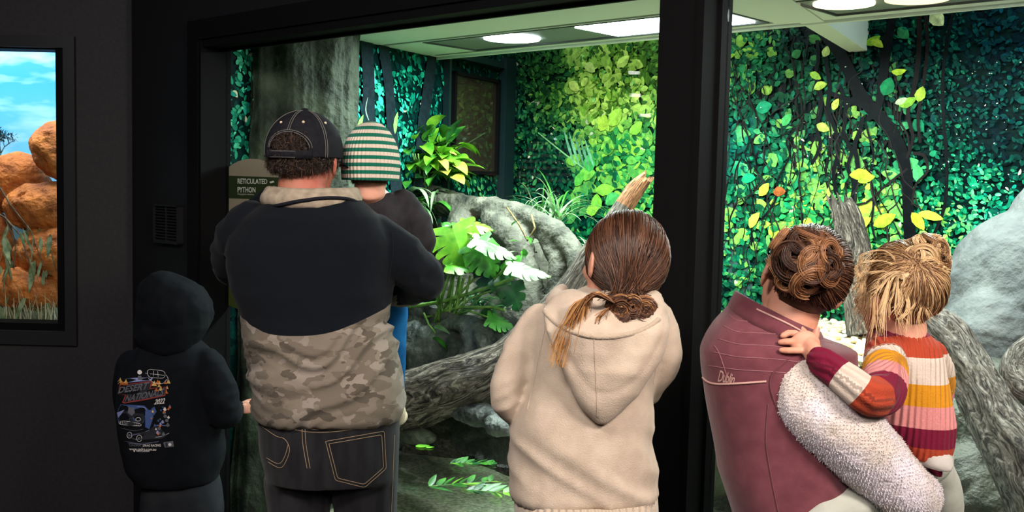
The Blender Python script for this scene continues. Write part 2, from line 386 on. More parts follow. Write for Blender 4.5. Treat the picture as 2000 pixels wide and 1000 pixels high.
# perforated sheet
m_,nt,b=newmat('perforated_sheet'); nd=nt.nodes;L=nt.links
b.inputs['Base Color'].default_value=(.22,.24,.24,1); b.inputs['Roughness'].default_value=.5
tc=nd.new('ShaderNodeTexCoord'); mp=nd.new('ShaderNodeMapping'); mp.inputs['Rotation'].default_value=(0,0,-YAW_U); vo=nd.new('ShaderNodeTexVoronoi'); vo.inputs['Scale'].default_value=110; vo.inputs['Randomness'].default_value=0
L.new(tc.outputs['Object'],mp.inputs[0]); L.new(mp.outputs[0],vo.inputs['Vector'])
lt=nd.new('ShaderNodeMath'); lt.operation='LESS_THAN'; lt.inputs[1].default_value=.42; L.new(vo.outputs['Distance'],lt.inputs[0])
tr=nd.new('ShaderNodeBsdfTransparent'); mx=nd.new('ShaderNodeMixShader'); L.new(lt.outputs[0],mx.inputs[0]); L.new(b.outputs[0],mx.inputs[1]); L.new(tr.outputs[0],mx.inputs[2]); L.new(mx.outputs[0],nd['Material Output'].inputs[0])
M_perf=m_
M_hous=mat('light_housing',(.10,.11,.11),rough=.7)
M_lamp=emit('lamp_daylight',(.9,1,1),16); M_warm=emit('lamp_warm',(1,.66,.36),2.2); M_warm2=emit('lamp_warm_rim',(1,.80,.55),3.2)
def fixture(u0,u1,label,lamps):
    f=empty('ceiling_light',W((u0+u1)/2,(fv0+fv1)/2,ZC),label,'light')
    make('housing',*join([ubox(u0,u0+.008,fv0,fv1,ZC-.004,ZC+.09),ubox(u1-.008,u1,fv0,fv1,ZC-.004,ZC+.09),ubox(u0,u1,fv0,fv0+.008,ZC-.004,ZC+.09),ubox(u0,u1,fv1-.008,fv1,ZC-.004,ZC+.09),ubox(u0,u1,fv0,fv1,ZC+.09,ZC+.1)]),M_hous,f,False)
    make('perforated_cover',*ubox(u0+.008,u1-.008,fv0+.008,fv1-.008,ZC+.004,ZC+.006),M_perf,f,False)
    for kind,a,b2,m in lamps:
        if kind=='round':
            rl_=.135 if a<1 else .11; c=W(a,b2,ZC-.004); make('lamp',*tube([c,c+np.array([0,0,.03])],[rl_,rl_],32,round_ends=False),m,f)
        else: make('lamp',*ubox(a,b2,fv0+.04,fv1-.03,ZC-.003,ZC+.03),m,f,False)
fixture(fu0,gu1,'recessed ceiling light with one round lamp and a strip, left of the beam',[('round',.44,1.27,M_lamp),('strip',.92,1.63,M_lamp)])
fixture(hu0,hu1,'recessed ceiling light with two warm round lamps and a strip, right of the beam',[('round',2.11,1.27,M_warm2),('round',2.36,1.32,M_warm),('strip',2.64,3.25,M_lamp)])
# beam that runs back to the mural wall
pa=uvz(atz(1660,100,ZC)); pb=uvz(atz(1695.6,98,ZC)); pc=uvz(atz(1612,41,ZC)); pd=uvz(atz(1516,14,ZC))
q=[(pa[0],pa[1]),(pb[0],pb[1]),(pc[0],pc[1]),(pd[0],pd[1])]
def ext(p,q2,t): return (p[0]+(q2[0]-p[0])*t,p[1]+(q2[1]-p[1])*t)
b1=ext(q[1],q[2],2.6); b0=ext(q[0],q[3],1.6)
struct(make('trim_1',*poly_prism([q[0],b0,b1,q[1]],ZC-.006,ZC+.35),M_white,smooth=False))
# ================================================================== DESERT DISPLAY
def disp_sky():
    m,nt,b=newmat('printed_sky'); nd=nt.nodes;L=nt.links
    tc=nd.new('ShaderNodeTexCoord'); sp=nd.new('ShaderNodeSeparateXYZ'); L.new(tc.outputs['Generated'],sp.inputs[0])
    r=nd.new('ShaderNodeValToRGB'); cr=r.color_ramp; cr.elements.new(.5); cr.elements.new(.75)
    for e,(p,c) in zip(cr.elements,[(.35,hx('#a8dcf4')),(.55,hx('#6cc0ee')),(.70,hx('#2a8fd4')),(.86,hx('#0f5f9f'))]): e.position=p; e.color=(*c,1)
    L.new(sp.outputs[2],r.inputs[0])
    mp=nd.new('ShaderNodeMapping'); mp.inputs['Scale'].default_value=(1.2,1,4.5); mp.inputs['Rotation'].default_value=(0,.25,0); L.new(tc.outputs['Object'],mp.inputs[0])
    n=nd.new('ShaderNodeTexNoise'); n.inputs['Scale'].default_value=2.2; n.inputs['Detail'].default_value=6; L.new(mp.outputs[0],n.inputs['Vector'])
    r2=nd.new('ShaderNodeValToRGB'); r2.color_ramp.elements[0].position=.50; r2.color_ramp.elements[1].position=.95; L.new(n.outputs['Fac'],r2.inputs[0])
    mx=nd.new('ShaderNodeMixRGB'); L.new(r2.outputs[0],mx.inputs[0]); L.new(r.outputs[0],mx.inputs[1]); mx.inputs[2].default_value=(*hx('#d8f2ff'),1)
    L.new(mx.outputs[0],b.inputs['Base Color']); b.inputs['Roughness'].default_value=.6
    return m
M_sky=disp_sky()
YB=YW+.75
struct(make('wall_display_backdrop',*box((-4.4,YB,.3),(XW-.25,YB+.03,2.9)),M_sky,smooth=False))
struct(make('wall_display_side',*box((XW-.27,YW+.1,.3),(XW-.25,YB,2.9)),M_sky,smooth=False))
struct(make('ceiling_display',*box((-4.4,YW+.1,2.6),(XW-.25,YB,2.63)),M_gap,smooth=False))
M_sand=mat('desert_sand',hx('#8f8770'),hx('#c2bda2'),scale=25,rough=.95,bump=.6,bscale=80,dist=.01)
zs=float(atY(60,600,YW+.3)[2])-.06
struct(make('floor_display',*box((-4.4,YW+.1,zs-.2),(XW-.25,YB,zs)),M_sand,smooth=False))
l=area('display_light',(-2.6,YW+.35,2.56),(-2.5,YB-.1,1.0),1.4,.25,30,(.92,.98,1))
# ================================================================== PRINTED JUNGLE MURALS (flat prints on the two inner walls)
rng=np.random.RandomState(5)
ANCH=[ # x,y, dark, mid, bright, fraction of bright, leaf size (px)
(700,150,'#03403e','#0b8f77','#4fe8ca',.55,15),(800,170,'#04302f','#0a9374','#34dcb0',.5,12),(860,220,'#04282a','#0a7f68','#2cc79c',.4,11),
(720,320,'#064a45','#12a287','#5fe8c8',.3,14),(900,130,'#042a28','#0b6a52','#2c9a6a',.12,11),(990,200,'#062c28','#12704e','#3f9a58',.12,10),(900,300,'#06302a','#178055','#58b060',.2,14),
(1020,320,'#03201f','#157a4c','#7dbf3c',.25,10),(1080,180,'#123b24','#4f8f35','#a9c84e',.35,19),(1170,190,'#1c4218','#79a62c','#c6dc68',.5,24),(1240,130,'#1a3f18','#6f9a2c','#c9d86a',.45,22),
(1100,300,'#06322a','#1d8450','#8cc84a',.33,14),(1210,300,'#08362b','#2a9c4c','#a3e04a',.45,30),(1050,420,'#032a2a','#0d7a5c','#3fd08a',.18,11),(1150,420,'#053830','#18904f','#8fd84a',.3,18),(1230,460,'#0a3a2a','#3aa048','#b8e84a',.4,24),
(1440,120,'#0a2f25','#1d7a4a','#98c23c',.32,20),(1440,300,'#0a3a3a','#13906a','#4fc47e',.22,24),(1420,480,'#0a3330','#16905c','#a8e050',.35,18),(1550,180,'#08261c','#1b7045','#a0bb3c',.26,22),(1520,330,'#0a2e26','#1b8a5a','#9ad24a',.35,24),
(1560,440,'#0d3020','#2aa858','#d8ee4a',.55,26),(1690,420,'#0f3a20','#35ac55','#d5f04a',.58,26),(1660,260,'#0c2620','#20784e','#a0c44a',.3,18),(1600,60,'#061c1c','#145a40','#5a9a3a',.15,15),(1740,120,'#05262a','#12674c','#6aa83e',.16,18),
(1800,100,'#04282c','#0d6a50','#3f9a50',.18,12),(1960,60,'#03222e','#0a4f55','#1c7668',.14,12),(1960,200,'#031f28','#0c6055','#2a9070',.14,12),(1860,200,'#03262a','#0c6650','#2a9a68',.18,12),(1830,300,'#052823','#108058','#50d080',.25,12),
(1900,330,'#04302c','#0fa070','#62e890',.36,13),(1950,280,'#031c24','#0a504a','#1a9a6c',.12,12),(1950,420,'#053a33','#10b080','#7ff2a4',.4,12),(1840,440,'#053830','#14a468','#a0ee60',.38,15),
(1440,620,'#062420','#136a45','#5ab044',.2,16),(1640,580,'#04221c','#0f7048','#6ad060',.28,12),(1750,560,'#04221c','#0f7048','#6ad060',.28,12)]
AX=np.array([(a[0],a[1]) for a in ANCH],float)
AD=np.array([hx(a[2]) for a in ANCH]);AM=np.array([hx(a[3]) for a in ANCH]);AB=np.array([hx(a[4]) for a in ANCH])
AF=np.array([a[5] for a in ANCH]);AS=np.array([a[6] for a in ANCH],float)
def fieldw(x,y):
    d=((AX[:,0]-x)**2+(AX[:,1]-y)**2+300)**1.5; w_=1/d; return w_/w_.sum()
class Mural:
    def __init__(s,origin,axis,nrm): s.o=np.asarray(origin,float); s.a=np.asarray(axis,float); s.n=np.asarray(nrm,float); s.V=[];s.F=[];s.Cc=[];s.k=0
    def hit(s,x,y):
        r=ray(x,y); t=np.dot(s.o-CAM,s.n)/np.dot(r,s.n); return CAM+r*t
    def st(s,P): return float(np.dot(np.asarray(P)-s.o,s.a)),float(P[2])
    def pt(s,a,z): q=s.o+s.a*a; q=q.copy(); q[2]=z; return q
    def lay(s,pts2,col):   # polygon in wall coordinates
        s.k+=1; off=s.n*(.0010+s.k*1.6e-6); n=len(s.V)
        for a,z in pts2: s.V.append(s.pt(a,z)+off)
        s.F.append(list(range(n,n+len(pts2)))); s.Cc.append(np.clip(col,0,1))
    def leaf(s,a,z,size,ang,asp,col,two=True):
        ts=np.array([0,.12,.35,.65,.88,1.0]); wd=np.array([0,.55,1,.88,.42,0])*asp*.5
        bend=rng.uniform(-.18,.18)
        ca,sa=math.cos(ang),math.sin(ang)
        mid=[(t-.5,bend*math.sin(PI*t)*.5) for t in ts]
        def tr(p): return (a+size*(p[0]*ca-p[1]*sa),z+size*(p[0]*sa+p[1]*ca))
        up=[tr((m[0],m[1]+w_)) for m,w_ in zip(mid,wd)]; dn=[tr((m[0],m[1]-w_)) for m,w_ in zip(mid,wd)]; md=[tr(m) for m in mid]
        if two:
            s.lay(up+md[-2:0:-1],col); s.k-=1; s.lay(md[:1]+md[1:-1]+[md[-1]]+dn[-2:0:-1],col*.82)
        else: s.lay(up+dn[-2:0:-1],col)
    def ribbon(s,P,Wd,col,sub=4,jit=0):
        P=np.array(P,float); n=len(P); Q=[];ww=[]
        for i in range(n-1):
            p0=P[max(i-1,0)];p1=P[i];p2=P[i+1];p3=P[min(i+2,n-1)]
            for k in range(sub):
                t=k/sub; Q.append(.5*((2*p1)+(-p0+p2)*t+(2*p0-5*p1+4*p2-p3)*t*t+(-p0+3*p1-3*p2+p3)*t**3)); ww.append(Wd[i]*(1-t)+Wd[i+1]*t)
        Q.append(P[-1]); ww.append(Wd[-1]); Q=np.array(Q)
        T=np.gradient(Q,axis=0); T/=np.maximum(np.linalg.norm(T,axis=1),1e-9)[:,None]; Nn=np.stack([-T[:,1],T[:,0]],1)
        for i in range(len(Q)-1):
            a0=Q[i]+Nn[i]*ww[i]/2;a1=Q[i]-Nn[i]*ww[i]/2;b0=Q[i+1]+Nn[i+1]*ww[i+1]/2;b1=Q[i+1]-Nn[i+1]*ww[i+1]/2
            s.lay([a0,b0,b1,a1],np.array(col)*(1+rng.uniform(-jit,jit))); 
    def rpx(s,P,Wd,col,**k): # vine given where it is seen on the print
        pts=[s.st(s.hit(x,y)) for x,y in P]; h=s.hit(*P[0]); sc_=np.linalg.norm(h-CAM)/2050
        s.ribbon(pts,[w_*sc_ for w_ in Wd],col,**k)
    def fill(s,n,smin,smax,t0,t1,s0,s1,z0,z1,seed):
        """n printed leaves, drawn from dark behind to bright in front"""
        r=np.random.RandomState(seed); a_=r.uniform(s0,s1,n); z_=r.uniform(z0,z1,n)
        q=np.stack([a_*3.4,z_*3.4,np.full(n,1.7)],1); cl=fbm(q,3,31)*1.5; c2=fbm(q*.35,2,77)
        for i in range(n):
            a=a_[i]; z=z_[i]; P=s.pt(a,z); x,y=px(P); w_=fieldw(x,y); sz=float(w_@AS); d=w_@AD; m=w_@AM; b=w_@AB; f=float(w_@AF)
            dep=t0+(t1-t0)*i/n
            tone=dep*.62+.34*r.uniform(-1,1)+.42*cl[i]+(f-.3)*.75+.12*c2[i]
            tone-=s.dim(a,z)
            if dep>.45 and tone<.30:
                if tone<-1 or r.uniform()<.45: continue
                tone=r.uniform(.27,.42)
            if tone<.25: col=d*r.uniform(.3,1.1)
            elif tone<.62: k=(tone-.25)/.37; col=(d*(1-k)+m*k)*r.uniform(.75,1.15)
            else:
                k=min(1,(tone-.62)/.36); col=(m*(1-k)+b*k)*r.uniform(.85,1.12)
                if r.uniform()<.02: col=np.array(hx('#e6e4c0'))*r.uniform(.6,1)
            if r.uniform()<.08: col=col*np.array([.55,.95,1.3])
            vis=np.linalg.norm(P-CAM)/2050; k=(1.35-dep*.6)
            s.leaf(a,z,sz*vis*k*r.uniform(smin,smax)*(1.5 if r.uniform()<.08 else 1),r.normal(-.5,.9)+(PI if r.uniform()<.4 else 0),r.uniform(.3,.72),np.array(col),two=(sz>13 and dep>.4))
    def dim(s,a,z): return s.dk(a,z) if hasattr(s,'dk') else .07
    def build(s,name,mat_): return struct(make(name,np.array(s.V),s.F,mat_,None,False,cols=s.Cc))
m_,nt,b=newmat('printed_mural'); nd=nt.nodes;L=nt.links
vc=nd.new('ShaderNodeVertexColor'); vc.layer_name='Col'
tc=nd.new('ShaderNodeTexCoord'); n_=nd.new('ShaderNodeTexNoise'); n_.inputs['Scale'].default_value=34; n_.inputs['Detail'].default_value=7; n_.inputs['Roughness'].default_value=.7
L.new(tc.outputs['Object'],n_.inputs['Vector'])
rr=nd.new('ShaderNodeMapRange'); rr.inputs[1].default_value=.3; rr.inputs[2].default_value=.7; rr.inputs[3].default_value=.5; rr.inputs[4].default_value=1.25; L.new(n_.outputs['Fac'],rr.inputs[0])
mm=nd.new('ShaderNodeVectorMath'); mm.operation='SCALE'; L.new(vc.outputs[0],mm.inputs[0]); L.new(rr.outputs[0],mm.inputs['Scale'])
L.new(mm.outputs[0],b.inputs['Base Color']); b.inputs['Roughness'].default_value=.45; b.inputs['Specular IOR Level'].default_value=.06
M_mural=m_
# ---- left wall
A=W(leftwall(0.02),.02,0); B=W(leftwall(VB),VB,0); ax=(B-A)/np.linalg.norm(B-A); nn=np.array([ax[1],-ax[0],0])
if np.dot(nn,U)<0: nn=-nn
LL=np.linalg.norm(B-A)
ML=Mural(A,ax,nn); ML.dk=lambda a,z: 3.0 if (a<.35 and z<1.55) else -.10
ML.lay([(0,.1),(LL,.1),(LL,2.9),(0,2.9)],np.array(hx('#03201f')))
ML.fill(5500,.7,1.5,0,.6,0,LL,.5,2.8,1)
tk=np.array(hx('#1d2a31'))
def TRUNKS():
    ML.rpx([(706,-40),(712,80),(716,160),(716,240),(722,420)],[44,40,38,42,50],tk,jit=.06)
    ML.rpx([(700,200),(706,230),(712,260)],[6,10,14],np.array(hx('#16343a')))
    ML.rpx([(738,-40),(746,90),(757,180),(762,260),(775,420)],[40,34,30,36,44],tk*.95,jit=.06)
    ML.rpx([(846,40),(840,110),(830,190),(820,265),(812,420)],[36,32,36,36,44],tk*.9,jit=.05)
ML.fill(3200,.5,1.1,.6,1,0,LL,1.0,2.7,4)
TRUNKS()
ML.rpx([(716,235),(710,215),(714,190)],[2,4,1],np.array(hx('#8fa598')))

for x,y in ((690,260),(700,245),(715,262),(770,240),(690,150)): 
    h=ML.st(ML.hit(x,y)); ML.leaf(h[0],h[1],.12,rng.uniform(1,2.2),.3,np.array(hx('#8fe06a')))
ML.build('wall_enclosure_left',M_mural)
# ---- back wall
A=W(leftwall(VB),VB,0); S1=5.3
MB=Mural(A,U,-N)
MB.lay([(0,.1),(S1,.1),(S1,2.9),(0,2.9)],np.array(hx('#041d1c')))
MB.fill(8500,.75,1.6,0,.55,0,3.3,.55,2.8,11)
MB.fill(1500,.75,1.6,0,.9,3.3,5.2,.55,2.8,19)
dk=np.array(hx('#0d1013')); dk2=np.array(hx('#1f1a1a')); gy=np.array(hx('#39443f'))
# far trunk left of the right pane, then twigs
MB.rpx([(1405,60),(1405,170),(1412,300),(1425,400),(1440,480),(1456,600),(1465,720)],[10,26,44,54,52,46,44],np.array(hx('#3a5553')),jit=.05)
rv=np.random.RandomState(8)
def wig(x0,y0,x1,y1,n,amp):
    return [(x0+(x1-x0)*t/n+rv.uniform(-amp,amp),y0+(y1-y0)*t/n) for t in range(n+1)]
for k in range(34):
    x=rv.uniform(1420,1800); y=rv.uniform(20,250); MB.rpx(wig(x,y,x+rv.uniform(-50,50),y+rv.uniform(120,330),6,10),[rv.uniform(2,5)]*7,dk2*rv.uniform(.6,1.5),sub=3)
MB.rpx(wig(1550,30,1498,470,8,7),[8,8,9,9,8,8,7,6,5],dk)
MB.rpx(wig(1585,40,1590,440,8,6),[9]*9,dk); MB.rpx(wig(1505,60,1520,300,6,6),[12,12,10,8,6,4,3],dk)
MB.rpx([(1190,80),(1180,180),(1165,260),(1150,330),(1130,440)],[6,6,6,5,5],np.array(hx('#2a2420')))
MB.rpx([(1135,500),(1122,420),(1140,360),(1150,300)],[4,5,5,3],np.array(hx('#4a3020')))
MB.rpx([(1010,95),(1007,240),(1002,320),(998,420)],[22,20,16,12],np.array(hx('#20282c')))
for k in range(10):
    x=rv.uniform(1200,1275); y=rv.uniform(60,220); MB.rpx(wig(x,y,x+rv.uniform(-40,30),y+rv.uniform(80,260),5,9),[rv.uniform(2,4)]*6,dk2*rv.uniform(.7,1.6),sub=3)
MB.fill(11500,.5,1.25,.5,1,0,3.3,.8,2.75,14)
rb2=np.random.RandomState(40)
for k in range(90):
    x=rb2.uniform(1120,1275); y=rb2.uniform(95,430); h=MB.st(MB.hit(x,y)); w_=fieldw(x,y); q_=rb2.uniform(.2,1); MB.leaf(h[0],h[1],rb2.uniform(26,50)*.0025,rb2.normal(.2,.7),rb2.uniform(.5,.8),(w_@AM)*(1-q_)+(w_@AB)*q_*.9)
for k in range(90):
    x=rb2.uniform(1415,1800); y=rb2.uniform(250,475); h=MB.st(MB.hit(x,y)); w_=fieldw(x,y); q_=rb2.uniform(0,1); MB.leaf(h[0],h[1],rb2.uniform(22,44)*.0023,rb2.normal(.2,.9),rb2.uniform(.45,.85),(w_@AM)*(1-q_)+(w_@AB)*q_*.9)
for k in range(34):
    x=rb2.uniform(1415,1800); y=rb2.uniform(60,250); h=MB.st(MB.hit(x,y)); w_=fieldw(x,y); q_=rb2.uniform(0,.8); MB.leaf(h[0],h[1],rb2.uniform(20,36)*.0023,rb2.normal(.2,.9),rb2.uniform(.45,.85),(w_@AM)*(1-q_)+(w_@AB)*q_*.9)
for k in range(40):
    x=rv.uniform(1425,1760); y=rv.uniform(60,400); MB.rpx(wig(x,y,x+rv.uniform(-50,50),y+rv.uniform(60,260),6,9),[rv.uniform(1.5,4)]*7,dk2*rv.uniform(.4,1.2),sub=3)
MB.fill(4500,.4,.9,.6,1,0,3.3,.8,2.75,15)
# main S shaped limb and its vines, printed over the leaves
MB.rpx([(1610,60),(1650,110),(1690,190),(1735,240),(1765,290),(1778,350),(1782,430),(1790,520)],[18,22,24,22,22,20,20,28],dk*.75,jit=.12,sub=5)
MB.rpx([(1620,180),(1660,195),(1710,215),(1745,240)],[8,9,11,14],dk,jit=.1)
MB.rpx([(1752,30),(1740,90),(1732,150),(1722,210),(1700,235)],[14,18,18,14,10],dk)
MB.rpx([(1802,20),(1802,90),(1795,160),(1780,220),(1790,270),(1778,310)],[9,9,9,7,6,5],dk2*.8); MB.rpx([(1815,25),(1818,100),(1808,180),(1800,230),(1804,280)],[6,7,6,6,5],dk2*.8)
MB.rpx([(1870,20),(1855,90),(1848,160),(1850,240),(1856,320),(1852,400),(1830,460),(1815,490)],[6,6,6,6,6,6,6,5],dk)
MB.rpx([(1790,300),(1812,305),(1818,335),(1796,360),(1788,400)],[6,6,5,4,4],dk2)
MB.rpx([(1780,330),(1740,360),(1700,395),(1660,400)],[5,4,4,3],dk2)
for x0,y0,x1,y1,wv in ((1625,90,1640,380,8),(1650,170,1672,390,7),(1690,230,1668,420,9),(1675,170,1640,330,6),(1610,80,1600,320,7),(1700,240,1720,470,4),(1560,250,1500,430,4),(1470,270,1480,480,3)):
    MB.rpx(wig(x0,y0,x1,y1,7,9),[wv]*8,dk*rv.uniform(.8,1.3),sub=4)
for k in range(46):
    x=rv.uniform(1425,1760); y=rv.uniform(90,400); MB.rpx(wig(x,y,x+rv.uniform(-70,70),y+rv.uniform(40,200),5,9),[rv.uniform(1.3,3)]*6,dk2*rv.uniform(.6,2.2),sub=3)
def big(x,y,size,ang,asp,c): 
    h=MB.st(MB.hit(x,y)); MB.leaf(h[0],h[1],size*.8*np.linalg.norm(MB.hit(x,y)-CAM)/2050,ang,asp,np.array(hx(c)))
for t in ((1838,38,44,-.9,.75,'#c9cf9a'),(1763,140,36,.05,.42,'#b7d23a'),(1712,80,40,.4,.5,'#7fae30'),(1740,170,44,1.2,.8,'#1d8a55'),(1620,102,26,1.2,.8,'#b8c070'),(1720,88,36,-.5,.5,'#a9c040'),
  (1805,185,36,1.3,.7,'#b9d84a'),(1780,200,44,.4,.5,'#8fc440'),(1767,198,30,.4,.5,'#c8cfa8'),(1825,422,60,-.2,.35,'#d4ea4a'),(1800,432,50,-.9,.5,'#c8e23c'),(1700,350,44,.3,.5,'#a8d840'),(1690,345,60,-.1,.45,'#b8e03c'),
  (1735,430,60,.5,.5,'#a9d93a'),(1690,440,60,.7,.5,'#c6ea48'),(1500,370,40,.9,.6,'#c8ea4a'),(1482,430,46,1.0,.5,'#dcea52'),(1530,375,34,.1,.7,'#a85a2c'),(1470,350,40,.2,.6,'#1ea873'),(1500,210,44,.2,.7,'#1f9065'),
  (1615,250,36,-.4,.6,'#b8d85a'),(1640,205,30,1.1,.6,'#c8c85a'),(1545,235,36,.9,.6,'#4ab060'),(1610,170,34,.3,.6,'#b9cc52'),(1600,150,34,-.5,.5,'#9ac048'),
  (1155,340,50,.1,.7,'#7fd050'),(1130,310,56,.3,.5,'#84cc4a'),(1160,318,46,1.6,.8,'#49b45a'),(1140,350,44,.9,.6,'#66c850'),(1190,370,60,.1,.5,'#8fd84a'),(1172,395,44,1.4,.8,'#7fcc44'),(1205,390,50,.5,.6,'#4fb860'),(1165,410,40,.3,.7,'#9ae04a'),
  (1210,230,54,.8,.7,'#a6d44c'),(1185,240,44,1.3,.8,'#b4d84a'),(1250,250,46,.6,.6,'#8fd04a'),(1160,135,40,-.5,.6,'#b8cc70'),(1225,120,44,.5,.6,'#bcd464'),(1130,170,40,-.5,.6,'#c6d66a'),
  (978,140,44,.3,.5,'#93a23a')): big(*t)
MB.rpx([(1060,260),(1110,300),(1150,330)],[2,3,2],np.array(hx('#8fd08a')))
for k in range(5): MB.rpx([(1110+k*10,255+k*4),(1120+k*10,290+k*3),(1132+k*9,325)],[1,7,2],np.array(hx('#7fc49a'))*rv.uniform(.6,1))
# sun specks of the print
for k in range(160):
    x=rv.choice([rv.uniform(1430,1720),rv.uniform(1000,1130),rv.uniform(1820,2000)]); y=rv.uniform(120,460)
    h=MB.st(MB.hit(x,y)); MB.leaf(h[0],h[1],rv.uniform(.004,.010),rv.uniform(-1,1),.5,np.array(hx('#e6f0d8'))*rv.uniform(.5,1),two=False)
MB.build('wall_enclosure_back',M_mural)
# ---- service door on the left wall: dark frame, smoked pane
M_smoke=newmat('smoked_pane'); b=M_smoke[2]; b.inputs['Base Color'].default_value=(*hx('#4a3d30'),1); b.inputs['Roughness'].default_value=.03; b.inputs['Specular IOR Level'].default_value=.9; b.inputs['Coat Weight'].default_value=1; b.inputs['Metallic'].default_value=.55
M_doorb=mat('door_dark_paint',hx('#0e2226'),rough=.45,spec=.5)
def lbox(v0,v1,z0,z1,d0,d1):
    pts=[]
    for v in (v0,v1):
        q=W(leftwall(v),v,0); pts.append(q)
    P=[pts[0]+nn*d0,pts[1]+nn*d0,pts[1]+nn*d1,pts[0]+nn*d1]
    return prism([p[:2] for p in P],z0,z1)
dr=empty('door_1',W(leftwall(2.05)+.01,2.05,.9)); struct(dr)
make('door_frame',*join([lbox(1.665,1.685,.9,2.40,.008,.05),lbox(2.30,2.42,.9,2.42,.008,.06),lbox(1.665,2.42,2.35,2.39,.008,.05)]),M_doorb,dr,False)
make('door_pane_frame',*join([lbox(1.735,1.755,1.69,2.275,.012,.045),lbox(2.235,2.26,1.69,2.275,.012,.045),lbox(1.735,2.26,2.255,2.275,.012,.045),lbox(1.735,2.26,1.69,1.71,.012,.045)]),M_frame,dr,False)
make('door_pane',*lbox(1.755,2.235,1.71,2.255,.015,.025),M_smoke[0],dr,False)
# ================================================================== ROCKWORK, DRIFTWOOD, WATER
def rockmat(name,c1,c2,sc_=9,bump=.9,rough=.75,spec=.35):
    m=mat(name,c1,c2,scale=sc_,rough=rough,bump=bump,bscale=sc_*4,spec=spec,detail=8,lo=.3,hi=.72,dist=.02); return m
M_trunk=rockmat('sculpted_bark_rock',hx('#10160e'),hx('#4c5644'),7)
M_root=rockmat('sculpted_root_rock',hx('#20221b'),hx('#716f62'),8)
M_root2=rockmat('wet_root_rock',hx('#26292a'),hx('#6d706c'),9,rough=.45)
M_bould=rockmat('grey_boulder_rock',hx('#34383a'),hx('#595d5b'),5,bump=.8)
M_dark=rockmat('dark_pool_rock',hx('#23261f'),hx('#55584a'),7,rough=.55)
M_bank=rockmat('bank_soil',hx('#14130e'),hx('#3a382c'),14)
M_orange=rockmat('orange_desert_rock',hx('#7a3a18'),hx('#dd8238'),10)
def woodmat(name,c1,c2,c3,rough=.8):
    m,nt,b=newmat(name); nd=nt.nodes; L=nt.links; b.inputs['Roughness'].default_value=rough; b.inputs['Specular IOR Level'].default_value=.25
    a=nd.new('ShaderNodeAttribute'); a.attribute_name='gr'
    n0=nd.new('ShaderNodeTexNoise'); n0.inputs['Scale'].default_value=1.3; n0.inputs['Detail'].default_value=3; L.new(a.outputs['Vector'],n0.inputs['Vector'])
    ad=nd.new('ShaderNodeVectorMath'); ad.operation='MULTIPLY_ADD'; ad.inputs[1].default_value=(1.2,1.2,1.2); L.new(n0.outputs['Color'],ad.inputs[0]); L.new(a.outputs['Vector'],ad.inputs[2])
    mp=nd.new('ShaderNodeMapping'); mp.inputs['Scale'].default_value=(3.2,3.2,.55); L.new(ad.outputs[0],mp.inputs[0])
    n=nd.new('ShaderNodeTexNoise'); n.inputs['Scale'].default_value=3; n.inputs['Detail'].default_value=9; n.inputs['Roughness'].default_value=.65; L.new(mp.outputs[0],n.inputs['Vector'])
    r=nd.new('ShaderNodeValToRGB'); cr=r.color_ramp; cr.elements.new(.5)
    for e,(p,c) in zip(cr.elements,[(.40,c1),(.52,c2),(.66,c3)]): e.position=p; e.color=(*c,1)
    L.new(n.outputs['Fac'],r.inputs[0]); L.new(r.outputs[0],b.inputs['Base Color'])
    bp=nd.new('ShaderNodeBump'); bp.inputs['Strength'].default_value=1; bp.inputs['Distance'].default_value=.012; L.new(n.outputs['Fac'],bp.inputs['Height']); L.new(bp.outputs[0],b.inputs['Normal'])
    return m
M_wood=woodmat('weathered_driftwood',hx('#1c1712'),hx('#584e46'),hx('#948a7e'))
M_woodp=woodmat('pale_driftwood',hx('#241f1a'),hx('#6f685f'),hx('#a8a198'))
M_woodr=woodmat('broken_reddish_wood',hx('#2a1a10'),hx('#8a5a38'),hx('#bf8a60'))
